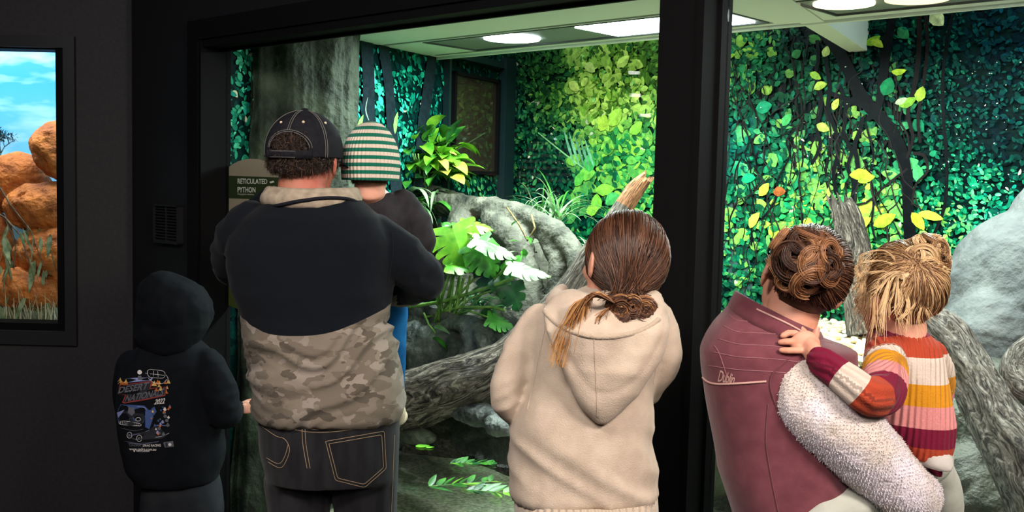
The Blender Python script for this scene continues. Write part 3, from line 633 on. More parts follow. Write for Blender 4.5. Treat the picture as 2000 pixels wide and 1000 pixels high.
def log_tube(P,R,nseg=70,nr=44,seed=0,amp=.16,cap=True,spike=0):
    P=np.array(P,float); n=len(P)
    ts=np.linspace(0,n-1,nseg); Q=[];RR=[]
    for t in ts:
        i=min(int(t),n-2); f=t-i; p0=P[max(i-1,0)];p1=P[i];p2=P[i+1];p3=P[min(i+2,n-1)]
        Q.append(.5*((2*p1)+(-p0+p2)*f+(2*p0-5*p1+4*p2-p3)*f*f+(-p0+3*p1-3*p2+p3)*f**3)); RR.append(R[i]*(1-f)+R[i+1]*f)
    Q=np.array(Q);T,A,B=frames(Q); V=[];G=[]; L=np.concatenate([[0],np.cumsum(np.linalg.norm(np.diff(Q,axis=0),axis=1))])
    th=np.arange(nr)*2*PI/nr; rm=np.mean(R)
    for i in range(nseg):
        p=np.stack([np.cos(th+L[i]*1.5)*1.6,np.sin(th+L[i]*1.5)*1.6,np.full(nr,L[i]*1.6)],1)
        big=fbm(p*.8+seed,3,seed); gr=ridge(np.stack([np.cos(th+L[i]*1.5)*5,np.sin(th+L[i]*1.5)*5,np.full(nr,L[i]*2.2)],1)+seed,3,seed+5)
        r=RR[i]*(1+amp*1.5*big+amp*.55*gr)
        off=0
        if spike and i>nseg-6:
            k=(i-(nseg-6))/5; off=(T[i][None,:]*((np.maximum(0,fbm(np.stack([np.cos(th)*3,np.sin(th)*3,np.zeros(nr)],1)+seed*3,2,9))*spike*k)[:,None]))
            r=r*(1-.35*k*(vnoise(np.stack([np.cos(th)*4,np.sin(th)*4,np.ones(nr)],1),3)>0))
        V.append(Q[i]+r[:,None]*(np.cos(th)[:,None]*A[i]+np.sin(th)[:,None]*B[i])+off)
        G.append(np.stack([np.cos(th),np.sin(th),np.full(nr,L[i]/max(rm,.01)*.35)],1))
    V=np.vstack(V);G=np.vstack(G); F=grid_faces(nseg,nr,True)
    a=len(V); V=np.vstack([V,Q[0],Q[-1]-T[-1]*RR[-1]*.3]); G=np.vstack([G,[0,0,0],[0,0,G[-1][2]]])
    F+=[(a,(j+1)%nr,j) for j in range(nr)]+[(a+1,(nseg-1)*nr+j,(nseg-1)*nr+(j+1)%nr) for j in range(nr)]
    return inside(V),F,G
def pv(lst): # (x,y,v,r_px) -> point, radius
    P=[];R=[]
    for x,y,v,r in lst:
        p=atv(x,y,v); P.append(p); R.append(r*np.linalg.norm(p-CAM)/2020)
    return P,R
def inside(V):
    q=V-P0; u=q@U; v=q@N; v2=np.clip(v,.03,VB-.01) if v.min()>-.5 else v; u2=np.maximum(u,leftwall(v2)+.012)
    o=P0+u2[:,None]*U+v2[:,None]*N; o[:,2]=V[:,2]; return o
def rockify(V,F,amp=.05,freq=4,seed=0,cracks=.0,clamp=True):
    Nn=vnormals(V,F); d=fbm(V*freq+seed*7.7,5,seed)*amp
    if cracks:
        r=ridge(V*freq*.8+seed*3.1,3,seed+2); d=d-cracks*np.clip(r-.72,0,1)*3
    return inside(V+Nn*d[:,None]) if clamp else V+Nn*d[:,None]
# -- the huge sculpted tree trunk in the left corner
c=atv(566,200,.42); zc=[.12,.3,.55,.8,1.1,1.5,1.9,2.33]; s_=np.linalg.norm(c-CAM)/2000
rr_=[.36,.35,.32,.30,.285,.27,.262,.268]
nr=220; nz=170; th=np.arange(nr)*2*PI/nr; V=[]
for i in range(nz):
    z=.12+(2.33-.12)*i/(nz-1); r0=np.interp(z,zc,rr_)
    p=np.stack([np.cos(th)*1.5,np.sin(th)*1.5,np.full(nr,z*.35)],1)
    fl=ridge(p*1.1,2,4)*.11+fbm(p*4+np.array([0,0,z*.8]),4,7)*.045
    p2=np.stack([np.cos(th)*2,np.sin(th)*2,np.full(nr,z*2.2)],1); fl=fl+fbm(p2*2,4,12)*.022
    r=r0*(1+fl*2.2)
    V.append(np.stack([c[0]+np.cos(th)*r,c[1]+np.sin(th)*r,np.full(nr,z)],1))
F=grid_faces(nz,nr,True)
tag(make('tree_trunk',inside(np.vstack(V)),F,M_trunk),'huge fluted grey-green sculpted tree trunk filling the left corner of the enclosure','tree trunk')
# -- planting bank and pebble terrace (one modelled ground)
nu_,nv_=150,70; V=[]
for j in range(nv_):
    for i in range(nu_):
        u=-.7+5.3*i/(nu_-1); v=.95+1.59*j/(nv_-1)
        ul=leftwall(v)+.02
        V.append((max(u,ul),v,0))
V=np.array(V); u=V[:,0];v=V[:,1]
sm=lambda x:np.clip(x,0,1)**2*(3-2*np.clip(x,0,1))
front=1.25+.12*vnoise(np.stack([u*2.5,0*u,0*u],1),3)
hl=.11+.84*sm((v-front)/.6); hr=.11+.86*sm((v-front-.12)/.3)
k=sm((u-.9)/.5); h=hl*(1-k)+hr*k+fbm(np.stack([u*4,v*4,0*u],1),4,6)*.05*(1-k*.6*(v>1.75))
Wp=np.array([W(a,b_2,c_) for a,b_2,c_ in zip(u,v,h)])
struct(make('floor_bank',Wp,grid_faces(nv_,nu_),M_bank))
def ground_z(u,v):
    i=int(round((u+.7)/5.3*(nu_-1))); j=int(round((v-.95)/1.59*(nv_-1))); return float(h[np.clip(j,0,nv_-1)*nu_+np.clip(i,0,nu_-1)])
# -- arching root rock
P1,R1=pv([(800,392,1.55,34),(870,396,1.55,26),(935,404,1.52,22),(1000,414,1.5,22),(1060,432,1.48,22),(1098,462,1.46,20),(1128,500,1.44,19),(1146,550,1.42,22),(1150,640,1.4,30)])
P2,R2=pv([(960,425,1.5,26),(1010,470,1.42,30),(1030,540,1.4,34),(1030,620,1.38,44)])
P3,R3=pv([(905,420,1.5,30),(912,480,1.45,38),(905,560,1.42,42),(895,640,1.4,52)])
P4,R4=pv([(1060,440,1.5,22),(1090,510,1.45,26),(1096,580,1.42,30),(1100,650,1.4,40)])
cc=atv(985,560,1.68); parts=[tube(P1,R1,18),tube(P2,R2,16),tube(P3,R3,16),tube(P4,R4,16),ell(cc,(.36,.22,.40),rotm(0,0,YAW_U)),ell(atv(960,640,1.6),(.42,.28,.26),rotm(0,0,YAW_U)),ell(atv(830,520,1.75),(.28,.22,.40),rotm(0,0,YAW_U))]
V,F=remesh(parts,.013,5); V=rockify(V,F,.035,7,3,cracks=.012); 
tag(make('root_rock',V,F,M_root),'large arching sculpted grey root rock behind the monstera plant','rock')
# -- lower root mass
P1,R1=pv([(740,600,1.15,20),(800,604,1.12,16),(860,612,1.1,15),(920,630,1.08,15),(965,655,1.06,16),(1010,690,1.04,22)])
P2,R2=pv([(880,612,1.1,12),(925,640,1.05,13),(945,670,1.0,14),(950,710,.98,16)])
P3,R3=pv([(870,632,1.05,12),(905,640,1.02,14),(918,670,1.0,12),(900,705,.98,14)])
P4,R4=pv([(960,640,1.1,12),(1000,650,1.1,14),(1060,690,1.1,20)])
parts=[tube(P1,R1,16),tube(P2,R2,14),tube(P3,R3,14),tube(P4,R4,14),ell(atv(870,700,1.15),(.40,.2,.20),rotm(0,0,YAW_U)),ell(atv(820,660,1.12),(.16,.14,.11),rotm(0,0,YAW_U)),ell(atv(980,730,1.15),(.3,.2,.2),rotm(0,0,YAW_U))]
V,F=remesh(parts,.010,4); V=rockify(V,F,.03,10,8,cracks=.006)
tag(make('root_rock',V,F,M_root2),'low rock of braided roots above the water, behind the driftwood log','rock')
# -- driftwood log with raised branch
P,R=pv([(640,860,.62,62),(720,822,.68,66),(790,786,.74,62),(860,758,.8,56),(930,732,.88,50),(990,700,.97,40),(1050,640,1.08,34),(1110,570,1.18,24),(1160,490,1.27,20),(1205,425,1.34,19),(1240,372,1.40,18),(1262,348,1.43,12)])
V,F,G=log_tube(P,R,150,64,2,.13,spike=.05)
lg=empty('driftwood_log',P[3]*np.array([1,1,0])+np.array([0,0,WL-.05]),'thick grey driftwood log lying over the water, its branch rising behind the cream cardigan','driftwood')
ec=len(V)-1; F2=[f for f in F if (ec in f) or (max(f)>=128*64 and max(f)<150*64)]; s2_=set(map(tuple,F2)); F1=[f for f in F if tuple(f) not in s2_]
make('trunk',V,F1,M_wood,lg,vec=G); idx=sorted({i for f in F2 for i in f}); mp_={a:b for b,a in enumerate(idx)}
make('branch_stub',V[idx],[[mp_[i] for i in f] for f in F2],M_woodr,lg,vec=G[idx])
# -- stump on the pebbles
P,R=pv([(1700,650,2.1,40),(1690,600,2.1,33),(1678,540,2.1,29),(1668,480,2.1,27),(1655,425,2.1,25),(1645,400,2.1,20)])
V,F,G=log_tube(P,R,60,48,5,.16,spike=.12)
tag(make('wood_stump',V,F,M_wood,vec=G),'slim broken grey stump standing in the pebbles between the two fair heads','stump')
# -- pale driftwood on the right
P,R=pv([(1800,610,.95,18),(1822,628,.94,30),(1850,655,.92,37),(1880,700,.88,36),(1915,760,.82,38),(1955,830,.76,44),(2000,900,.7,50),(2050,985,.64,56),(2090,1060,.6,60)])
V,F,G=log_tube(P,R,110,60,9,.2,spike=0)
tag(make('driftwood_log',V,F,M_woodp,vec=G),'pale twisted driftwood trunk slanting down at the right edge, in front of the boulder','driftwood')
P,R=pv([(2080,800,.85,26),(2020,770,.9,26),(1985,735,.95,24),(1990,700,1.0,22),(2030,670,1.05,22),(2090,640,1.1,24)])
V,F,G=log_tube(P,R,60,40,12,.2)
tag(make('driftwood_branch',V,F,M_woodp,vec=G),'short pale crooked driftwood branch at the far right edge beside the boulder','driftwood')
# -- boulders 
def boulder(items,vox,amp,freq,seed,cr,mat_,label,name='boulder'):
    parts=[ell(atv(x,y,v),(a,b2,c_),rotm(rx,ry,YAW_U)) for x,y,v,a,b2,c_,rx,ry in items]
    V,F=remesh(parts,vox,3); V=rockify(V,F,amp,freq,seed,cracks=cr); return tag(make(name,V,F,mat_),label,'rock')
boulder([(2040,640,1.75,.42,.3,.46,0,.25),(1950,700,1.6,.24,.25,.30,0,.1),(2120,520,1.8,.3,.25,.4,0,0)],.010,.05,2.6,4,.055,M_bould,'big smooth grey boulder at the right edge, behind the pale driftwood')
boulder([(1935,850,1.35,.27,.25,.26,0,0),(1860,760,1.45,.16,.2,.16,0,0),(1900,990,1.2,.3,.25,.25,0,0),(2060,900,1.3,.3,.25,.3,0,0)],.014,.06,4,6,.03,M_dark,'dark wet rock wall below the driftwood at the right edge','rock_wall')
boulder([(1400,860,1.3,.3,.2,.22,0,0),(1500,840,1.3,.3,.2,.25,0,0),(1650,850,1.35,.35,.2,.25,0,0),(1750,860,1.35,.3,.2,.25,0,0)],.014,.05,5,9,.02,M_dark,'dark rock ledge holding the pebbles, seen low beside the mullion','rock_wall')
# underwater palm stump, left
P,R=pv([(440,905,.16,26),(480,885,.2,34),(505,900,.24,36),(520,960,.26,40),(525,1060,.28,46)])
V,F,G=log_tube(P,R,60,44,15,.3)
tag(make('sunken_root',V,F,M_wood,vec=G),'frayed brown root under the water at the bottom left of the window','driftwood')
boulder([(452,766,.5,.06,.06,.06,0,0)],.006,.02,20,3,.01,M_root2,'small rough grey rock behind the glass next to the boy\'s sleeve','stone')
boulder([(810,850,.72,.13,.07,.035,0,0)],.006,.012,12,5,.0,M_dark,'flat dark stone breaking the water below the log','stone')
boulder([(945,812,.86,.2,.09,.05,0,0),(990,832,.8,.12,.08,.04,0,0)],.006,.03,14,7,.01,M_root2,'wet dark rock edge shining under the driftwood log','stone')
boulder([(570,800,1.15,.3,.25,.12,0,0),(700,830,1.0,.22,.2,.1,0,0)],.014,.05,6,11,.02,M_dark,'broad dark rock at the water line hidden mostly behind the man','rock')
# -- water
M_water=glassmat('pool_water',(.92,.97,.93),ior=1.5,bump=.12,bscale=5)
V=[];n1,n2=60,40
for j in range(n2):
    for i in range(n1):
        V.append(W(-.4+5.0*i/(n1-1),.022+1.75*j/(n2-1),WL))
tag(make('pool_water',np.array(V),grid_faces(n2,n1),M_water),'still dark green pool water behind the glass reflecting leaves','water')['kind']='stuff'
# -- pebbles
M_peb=[mat('pebble_%s'%n_2,hx(a_),hx(b_2),scale=20,rough=.6,bump=.2,spec=.4) for n_2,a_,b_2 in (('cream','#cdb98f','#e9dcb8'),('buff','#b59a68','#d8c08c'),('grey','#a39c8c','#cbc5b5'),('rust','#a8844f','#cfae78'))]
pm=[]
for k in range(4):
    V,F=ell((0,0,0),(1,.72,.45),None,12,8); V=V*(1+.12*fbm(V*1.3+k*5,2,k)[:,None])
    me=bpy.data.meshes.new('pebble'); me.from_pydata(V.tolist(),[],F); me.polygons.foreach_set('use_smooth',[True]*len(me.polygons)); me.materials.append(M_peb[k]); pm.append(me)
rp=np.random.RandomState(21); cand=[]; got=[]
tries=0
while len(cand)<300 and tries<60000:
    tries+=1
    if rp.uniform()<.9: x=rp.uniform(1570,1725)
    else: x=rp.uniform(1382,1418)
    y=rp.uniform(622,730); p=atz(x,y,.985); u_,v_,_=uvz(p)
    if v_>VB-.03 or v_<1.45: continue
    s=rp.uniform(.018,.036)
    if any((p[0]-q_[0])**2+(p[1]-q_[1])**2<((s+q_[3])*.62)**2 for q_ in cand): continue
    cand.append((p[0],p[1],.985,s))
prs=('cream','buff','grey','rusty')
for k,(x,y,z,s) in enumerate(cand):
    m_i=k%4 if rp.uniform()<.6 else 0
    o=bpy.data.objects.new('pebble',pm[m_i]); C.objects.link(o); o.location=(x,y,z+rp.uniform(-.004,.012)); o.scale=(s,s,s); o.rotation_euler=(rp.uniform(-.3,.3),rp.uniform(-.3,.3),rp.uniform(0,6))
    zone='at the back of the pale bed' if uvz((x,y,0))[1]>2.2 else ('in the middle of the pale bed' if uvz((x,y,0))[1]>1.85 else 'at the front of the pale bed')
    tag(o,'%s %s pebble %s, %s'%('large' if s>.030 else ('medium' if s>.024 else 'small'),prs[m_i],zone,'beside the mullion' if x<.8 else ('left of the stump' if px((x,y,z))[0]<1650 else 'right of the stump')),'pebble','pebbles of the raised bed')
V=[];F=[];n=0; cols=[]
bv,bf=ell((0,0,0),(1,.72,.45),None,8,5)
for k in range(2600):
    u_=rp.uniform(.9,4.4); v_=rp.uniform(1.5,VB-.03); s=rp.uniform(.016,.034); q=W(u_,v_,.962+rp.uniform(0,.012))
    vv=(bv*s)@rotm(rp.uniform(-.3,.3),rp.uniform(-.3,.3),rp.uniform(0,6)).T+q
    V.append(vv); F+=[[i+n for i in f] for f in bf]; n+=len(bv); cols+=[rp.choice([0,0,1,2,3])]*len(bf)
o=make('pebble_bed',np.vstack(V),F,M_peb,mi=cols); tag(o,'deep bed of pale river pebbles behind the visitors on the right','pebbles'); o['kind']='stuff'
# ================================================================== things in the desert display
for x,y,rx_,rz_,yy,sd,lb in ((108,292,42,56,.45,1,'topmost rounded orange boulder at the right of the desert display'),(95,405,85,50,.42,2,'wide orange boulder in the middle right of the desert display'),(120,500,90,62,.36,3,'large low orange boulder at the right of the desert display, above the grass'),
                         (30,360,65,62,.55,4,'shadowed reddish boulder at the left of the desert display'),(-60,470,90,80,.45,5,'reddish boulder at the left edge of the desert display'),(50,560,80,40,.3,6,'low rusty rock in the grass of the desert display')):
    p=atY(x,y,YW+yy); k=p[1]/2000
    V,F=remesh([ell(p,(rx_*k,.14,rz_*k)),ell(p+np.array([rx_*k*.3,0,-rz_*k*.3]),(rx_*k*.8,.13,rz_*k*.8))],.01,3); V=rockify(V,F,.03,9,sd,cracks=.03,clamp=False)
    tag(make('desert_boulder',V,F,M_orange),lb,'rock','boulders of the desert display')
M_sage=mat('dry_eucalyptus_leaf',hx('#5f7550'),hx('#a9b58c'),scale=30,rough=.6,trans=.2)
M_twig=mat('dry_twig',hx('#4a3d30'),hx('#7d6e5b'),scale=40,rough=.8)
M_straw=mat('dry_straw',hx('#b5ab82'),hx('#e0d8b5'),scale=20,rough=.8)
def blade(base,d,length,width,droop,n=9,fold=.25,kind='lance',roll=0,cup=0):
    base=np.asarray(base,float); d=np.asarray(d,float); d=d/np.linalg.norm(d)
    P=[base]; cur=d.copy()
    for i in range(n-1):
        P.append(P[-1]+cur*length/(n-1)); cur=cur+np.array([0,0,-droop/(n-1)]); cur/=np.linalg.norm(cur)
    P=np.array(P); T=np.gradient(P,axis=0); T/=np.linalg.norm(T,axis=1)[:,None]
    s=np.cross(T,np.array([0,0,1.0])); l=np.linalg.norm(s,axis=1); s[l<1e-3]=np.array([1,0,0]); s/=np.maximum(np.linalg.norm(s,axis=1),1e-6)[:,None]
    nrm=np.cross(s,T)
    cr,sr=math.cos(roll),math.sin(roll); s,nrm=s*cr+nrm*sr,nrm*cr-s*sr
    t=np.linspace(0,1,n)
    if kind=='lance': wd=np.sin(PI*t**.75)**.85
    elif kind=='heart': wd=np.where(t<.25,(t/.25)**.45,np.cos((t-.25)/.75*PI/2)**.8); wd[0]=.35
    else: wd=np.minimum(1,t*6+.3)*(1-t**3)
    wd=np.maximum(wd,.02)*width/2; V=[]
    for i in range(n):
        for q in (-1,-.5,0,.5,1): V.append(P[i]+s[i]*wd[i]*q+nrm[i]*(abs(q)*fold*wd[i]-cup*0))
    return np.array(V),grid_faces(n,5)
rb=random.Random(4)
br=empty('eucalyptus_branch',atY(30,600,YW+.2),'drooping eucalyptus branch with long grey-green leaves in the desert display','branch')
tw=[tube([atY(-40,400,YW+.3),atY(10,425,YW+.26),atY(40,460,YW+.24),atY(60,520,YW+.22),atY(72,580,YW+.22)],[.006,.005,.004,.003,.002],6),tube([atY(10,425,YW+.26),atY(30,480,YW+.24),atY(25,560,YW+.24)],[.004,.003,.002],6),tube([atY(-10,350,YW+.25),atY(20,400,YW+.24),atY(60,450,YW+.22),atY(85,520,YW+.2)],[.005,.004,.003,.002],6)]
make('twig',*join(tw),M_twig,br)
for k in range(60):
    x=rb.uniform(-10,100); y=rb.uniform(430,590) if x>20 else rb.uniform(420,600)
    p=atY(x,y,YW+rb.uniform(.16,.34)); V,F=blade(p,(rb.uniform(-.4,.4),rb.uniform(-.3,.3),-1),rb.uniform(.08,.16),rb.uniform(.018,.032),rb.uniform(-.3,.3),8,.2,roll=rb.uniform(0,3)); make('leaf',V,F,M_sage,br)
for gx,lb in ((100,'tuft of dry straw grass at the right of the desert display'),(40,'tuft of dry straw grass at the middle of the desert display')):
    g=[];
    for k in range(90):
        p=atY(gx+rb.uniform(-35,25),rb.uniform(590,640),YW+rb.uniform(.15,.35)); p[2]=zs; g.append(blade(p,(rb.uniform(-.5,.5),rb.uniform(-.3,.3),1),rb.uniform(.08,.24),.004,rb.uniform(.3,1.6),7,.1,'strap'))
    tag(make('grass_tuft',*join(g),M_straw),lb,'grass')
# dark leafless bush on the skyline of the display
M_bush=mat('grey_blue_bush',hx('#2c4a52'),hx('#3f6a6e'),scale=20,rough=.9)
g=[]
def twigs(p,d,l,r,dep):
    q=p+d*l; g.append(tube([p,q],[r,r*.7],5,round_ends=False))
    if dep==0:
        for _ in range(3): g.append(blade(q+np.array([rb.uniform(-.02,.02),0,rb.uniform(-.02,.02)]),(rb.uniform(-1,1),rb.uniform(-.4,.4),rb.uniform(0,1)),.018,.008,.2,4))
        return
    for _ in range(3):
        e=d+np.array([rb.uniform(-.9,.9),rb.uniform(-.3,.3),rb.uniform(-.35,.6)]); twigs(q,e/np.linalg.norm(e),l*.75,r*.65,dep-1)
b0_=atY(0,318,YW+.62); twigs(b0_,np.array([.1,0,1.]),.05,.005,4)
b0_=atY(-40,318,YW+.62); twigs(b0_,np.array([.4,0,1.]),.06,.005,4)
tag(make('desert_shrub',*join(g),M_bush),'sparse blue-grey shrub on the skyline of the desert display','shrub')
# ================================================================== PLANTS IN THE ENCLOSURE
def leafmat(name,c1,c2,rough=.35,trans=.25): return mat(name,hx(c1),hx(c2),scale=14,rough=rough,trans=trans,spec=.5,coord='Object')
M_l1=leafmat('leaf_bright_green','#3f8f22','#8fce3a'); M_l2=leafmat('leaf_mid_green','#1f5a22','#4f9a35'); M_l3=leafmat('leaf_dark_green','#0f3018','#24602c')
M_l4=leafmat('leaf_yellow','#9aa63a','#e0c86a'); M_l5=leafmat('leaf_pale_grass','#5f8f5a','#b9d8a5'); M_stem=mat('plant_stem_green',hx('#3f6a2a'),hx('#7ea552'),scale=20,rough=.5)
M_stemb=mat('dry_stem',hx('#4a3a24'),hx('#8a7448'),scale=30,rough=.7)
rl=random.Random(12)
def leafobj(parent,base,d,length,width,droop,m,kind='lance',fold=.3,roll=0,n=10,name='leaf'):
    V,F=blade(base,d,length,width,droop,n,fold,kind,roll); return make(name,V,F,m,parent)
# -- peace lily clump on top of the root rock
b0=atv(824,372,1.5); pl=empty('peace_lily',b0,'dense clump of glossy broad green leaves growing on top of the arching root rock','plant')
for k in range(190):
    a=rl.uniform(0,2*PI); t=rl.uniform(0,1)**.7
    rad=.02+.12*t; hgt=.02+.24*(1-t*.6)*rl.uniform(.2,1.1)
    out=np.array([math.cos(a),math.sin(a),0]); q=b0+np.array([rl.uniform(-.12,.12),rl.uniform(-.06,.06),rl.uniform(-.02,.10)])
    tip=q+out*rad+np.array([0,0,hgt]); 
    right=out[0]>.15 and t>.35
    m=M_l1 if (right or rl.random()<.4) else (M_l2 if rl.random()<.7 else M_l3)
    if right and rl.random()<.16: m=M_l4
    leafobj(pl,tip,out*(.5+t)+np.array([0,0,.9-t*.9+rl.uniform(-.2,.3)]),rl.uniform(.11,.17),rl.uniform(.05,.08),rl.uniform(.5,1.7),m,roll=rl.uniform(-.6,.6))
st=[]
for k in range(50):
    a=rl.uniform(0,2*PI); st.append(tube([b0+np.array([rl.uniform(-.05,.05),0,-.02]),b0+np.array([math.cos(a)*.08,math.sin(a)*.08,.1]),b0+np.array([math.cos(a)*.16,math.sin(a)*.16,.2])],[.004,.003,.002],5,round_ends=False))
make('stems',*join(st),M_stem,pl)
# -- dark strap leaves hanging below it
b1=atv(815,395,1.42); sp=empty('spathe_plant',b1,'dark arching plant with long drooping leaves left of the monstera','plant')
for k in range(60):
    a=rl.uniform(-.5,PI+.8); out=np.array([math.cos(a),-abs(math.sin(a))*.8,0])
    leafobj(sp,b1+np.array([rl.uniform(-.14,.12),rl.uniform(-.04,.04),rl.uniform(-.08,.04)]),out+np.array([0,0,rl.uniform(.2,1)]),rl.uniform(.18,.34),rl.uniform(.018,.05),rl.uniform(1.6,3.2),rl.choice([M_l3,M_l3,M_l2,M_l5]),'lance',roll=rl.uniform(-.5,.5),n=12)
# -- monstera
def monstera(parent,base,d,nrm,size,m,lobes=6,slit=.42):
    """split heart leaf: lobes joined along the midrib"""
    d=np.asarray(d,float); d/=np.linalg.norm(d); nrm=np.asarray(nrm,float); nrm=nrm-d*np.dot(nrm,d); nrm/=np.linalg.norm(nrm); s=np.cross(d,nrm)
    V=[];F=[]; nn_=9
    def outline(t): return size*.52*(math.sin(PI*min(1,(t+.16)/1.12)**.8)**.75 if t<1 else .0)
    def P(t,q): # t along the rib, q across (-1..1)
        wq=q*outline(max(0,min(.995,t))); back=abs(q)**1.5*.16*size
        return base+d*(t*size-back*.6+(abs(q)**2)*.10*size*(1 if t>.3 else -1))+s*wq+nrm*(-.18*size*(t-.35)**2-abs(q)*.07*size+.03*size*math.sin(t*9)*abs(q))
    for sd in (-1,1):
        for L_ in range(lobes):
            t0=L_/lobes; t1=(L_+1)/lobes; i0=len(V)
            for a in range(nn_):
                q=a/(nn_-1); gap=(slit if 0<L_ or True else 0)*max(0,q-.42)/.58*(t1-t0)
                for bb in range(4):
                    f=bb/3; t=t0+gap/2+(t1-t0-gap)*f
                    tt=min(.999,t+.10*q*q); qq=q*(1-.05*(2*f-1)**2*(q>.9)); V.append(P(tt,sd*qq))
            for a in range(nn_-1):
                for bb in range(3): F.append((i0+a*4+bb,i0+a*4+bb+1,i0+(a+1)*4+bb+1,i0+(a+1)*4+bb))
    o=make('leaf',np.array(V),F,m,parent); return o
mb=atv(872,628,1.12); mo=empty('monstera',mb,'monstera with large split bright green leaves in front of the root rock','plant')
toC=lambda p:(CAM-p)/np.linalg.norm(CAM-p)
Rv=np.array([1,0,0.]);Uv=np.array([0,0,1.])
def mleaf(x,y,v,ang,size,m,tilt=.6,lob=6):
    p=atv(x,y,v); sz=size*np.linalg.norm(p-CAM)/2050; d=Rv*math.cos(ang)+Uv*math.sin(ang); n_=toC(p)*tilt+Uv*(1-tilt*.4)+d*.1; b_=p-d*sz*.45
    monstera(mo,b_,d,n_,sz,m,lob); return b_
stems=[]
for x,y,v,ang,size,m,tl,stemend in ((896,484,1.0,-1.25,104,M_l1,.9,1),(948,505,1.05,-1.0,86,M_l2,.8,1),(930,440,1.12,-.1,70,M_l1,.35,0),(965,480,1.08,-.35,100,M_l5,.25,1),(890,448,1.08,2.6,60,M_l2,.5,0),(955,545,1.1,-1.4,60,M_l3,.8,1),(895,522,.98,-.1,56,M_l1,.3,0),(1030,525,1.1,-.15,92,M_l5,.25,1),(1000,516,1.14,.9,48,M_l2,.5,0),(985,560,1.12,-.9,56,M_l3,.6,1),(1005,580,1.1,-1.2,60,M_l3,.7,0),(978,628,1.05,-.3,62,M_l2,.4,1),(960,612,1.1,-.6,40,M_l3,.6,0)):
    b_=mleaf(x,y,v,ang,size,m,tl,3 if size<62 else 6)
    g=mb+np.array([rl.uniform(-.06,.06),rl.uniform(-.03,.03),rl.uniform(-.02,.04)])
    mid=(g+b_)/2+np.array([rl.uniform(-.03,.03),0,.03])
    V,F=tube([g,mid,b_],[.008,.006,.004],7); make('stem',V,F,M_stem,mo)
for pts,r in (([(800,600),(860,590),(930,570),(1000,545),(1010,525)],8),([(830,620),(900,600),(960,600),(985,606)],6),([(860,560),(862,600),(870,630)],6),([(885,540),(880,600),(876,630)],6),([(905,545),(892,600),(880,630)],6),([(918,540),(905,600),(885,630)],5),([(820,640),(880,628),(950,640)],5)):
    P,R=pv([(x,y,1.08,r*.5) for x,y in pts]); V,F=tube(P,R,7); make('stem',V,F,M_stem,mo)
# -- palm like grass tufts behind the rock
def tuft(x,y,v,n,lmin,lmax,wd,label,spread=1.0,mats=(M_l5,M_l2,M_l5),droop=(1.2,2.6)):
    b_=atv(x,y,v); e=empty('grass_palm',b_,label,'plant')
    for k in range(n):
        a=rl.uniform(0,2*PI); leafobj(e,b_+np.array([rl.uniform(-.03,.03),rl.uniform(-.03,.03),0]),np.array([math.cos(a)*spread,math.sin(a)*spread*.5,rl.uniform(.8,1.6)]),rl.uniform(lmin,lmax),wd*rl.uniform(.6,1.2),rl.uniform(*droop),rl.choice(mats),'strap',n=12)
tuft(1085,440,1.75,44,.22,.42,.012,'arching pale grassy palm behind the top of the arching root rock')
tuft(1050,425,1.95,30,.2,.34,.010,'small dark grassy plant left of the pale palm',mats=(M_l2,M_l3,M_l5))
tuft(1165,520,1.65,40,.16,.30,.012,'pale grassy tuft beside the brown-haired visitor\'s face')
tuft(795,300,1.55,20,.10,.22,.022,'pale leafy shoot just right of the striped beanie',mats=(M_l5,M_l1,M_l5),droop=(.6,1.8))
# -- hanging vine with small leaves on the rock, dropped cutting, pad leaf, moss
P,R=pv([(990,405,1.38,2),(1015,440,1.33,2),(1030,470,1.32,2),(1045,445,1.33,2),(1038,420,1.36,2)])
vn=empty('creeper_vine',P[2],'thin creeper with small leaves trailing over the arching root rock','vine')
make('stem',*tube(P,R,6),M_stemb,vn)
for x,y in ((1012,472),(1020,490),(1030,462),(1036,478),(1008,492),(1000,440),(1026,500),(1040,470)): leafobj(vn,atv(x,y,1.31),(rl.uniform(-1,1),-.3,rl.uniform(-1,.6)),.05,.03,.5,rl.choice([M_l5,M_l2]),'heart',n=7)
ct=empty('leaf_cutting',atv(855,672,.98),'small green leaf cutting lying on the braided root rock','leaf')
P,R=pv([(828,612,1.0,2),(838,635,.97,2),(850,650,.97,2)]); make('stem',*tube(P,R,6),M_stem,ct)
for x,y,a,m in ((848,640,-.3,M_l5),(845,662,-.5,M_l2),(852,665,-.9,M_l2)): leafobj(ct,atv(x,y,.96),(math.cos(a),-.2,math.sin(a)*.6),.085,.062,.4,m,'heart',n=8,roll=.6)
for k,(x,y,s) in enumerate(((812,872,.06),(832,874,.035))):
    p=atz(x,y,WL+.004); V,F=blade(p,(1,.3,.02),s,s*.8,0,7,.05,'heart'); tag(make('floating_leaf',V,F,M_l1),('larger round green leaf floating on the pool beside the man\'s hip','small green leaf floating right of the larger floating leaf')[k],'leaf')
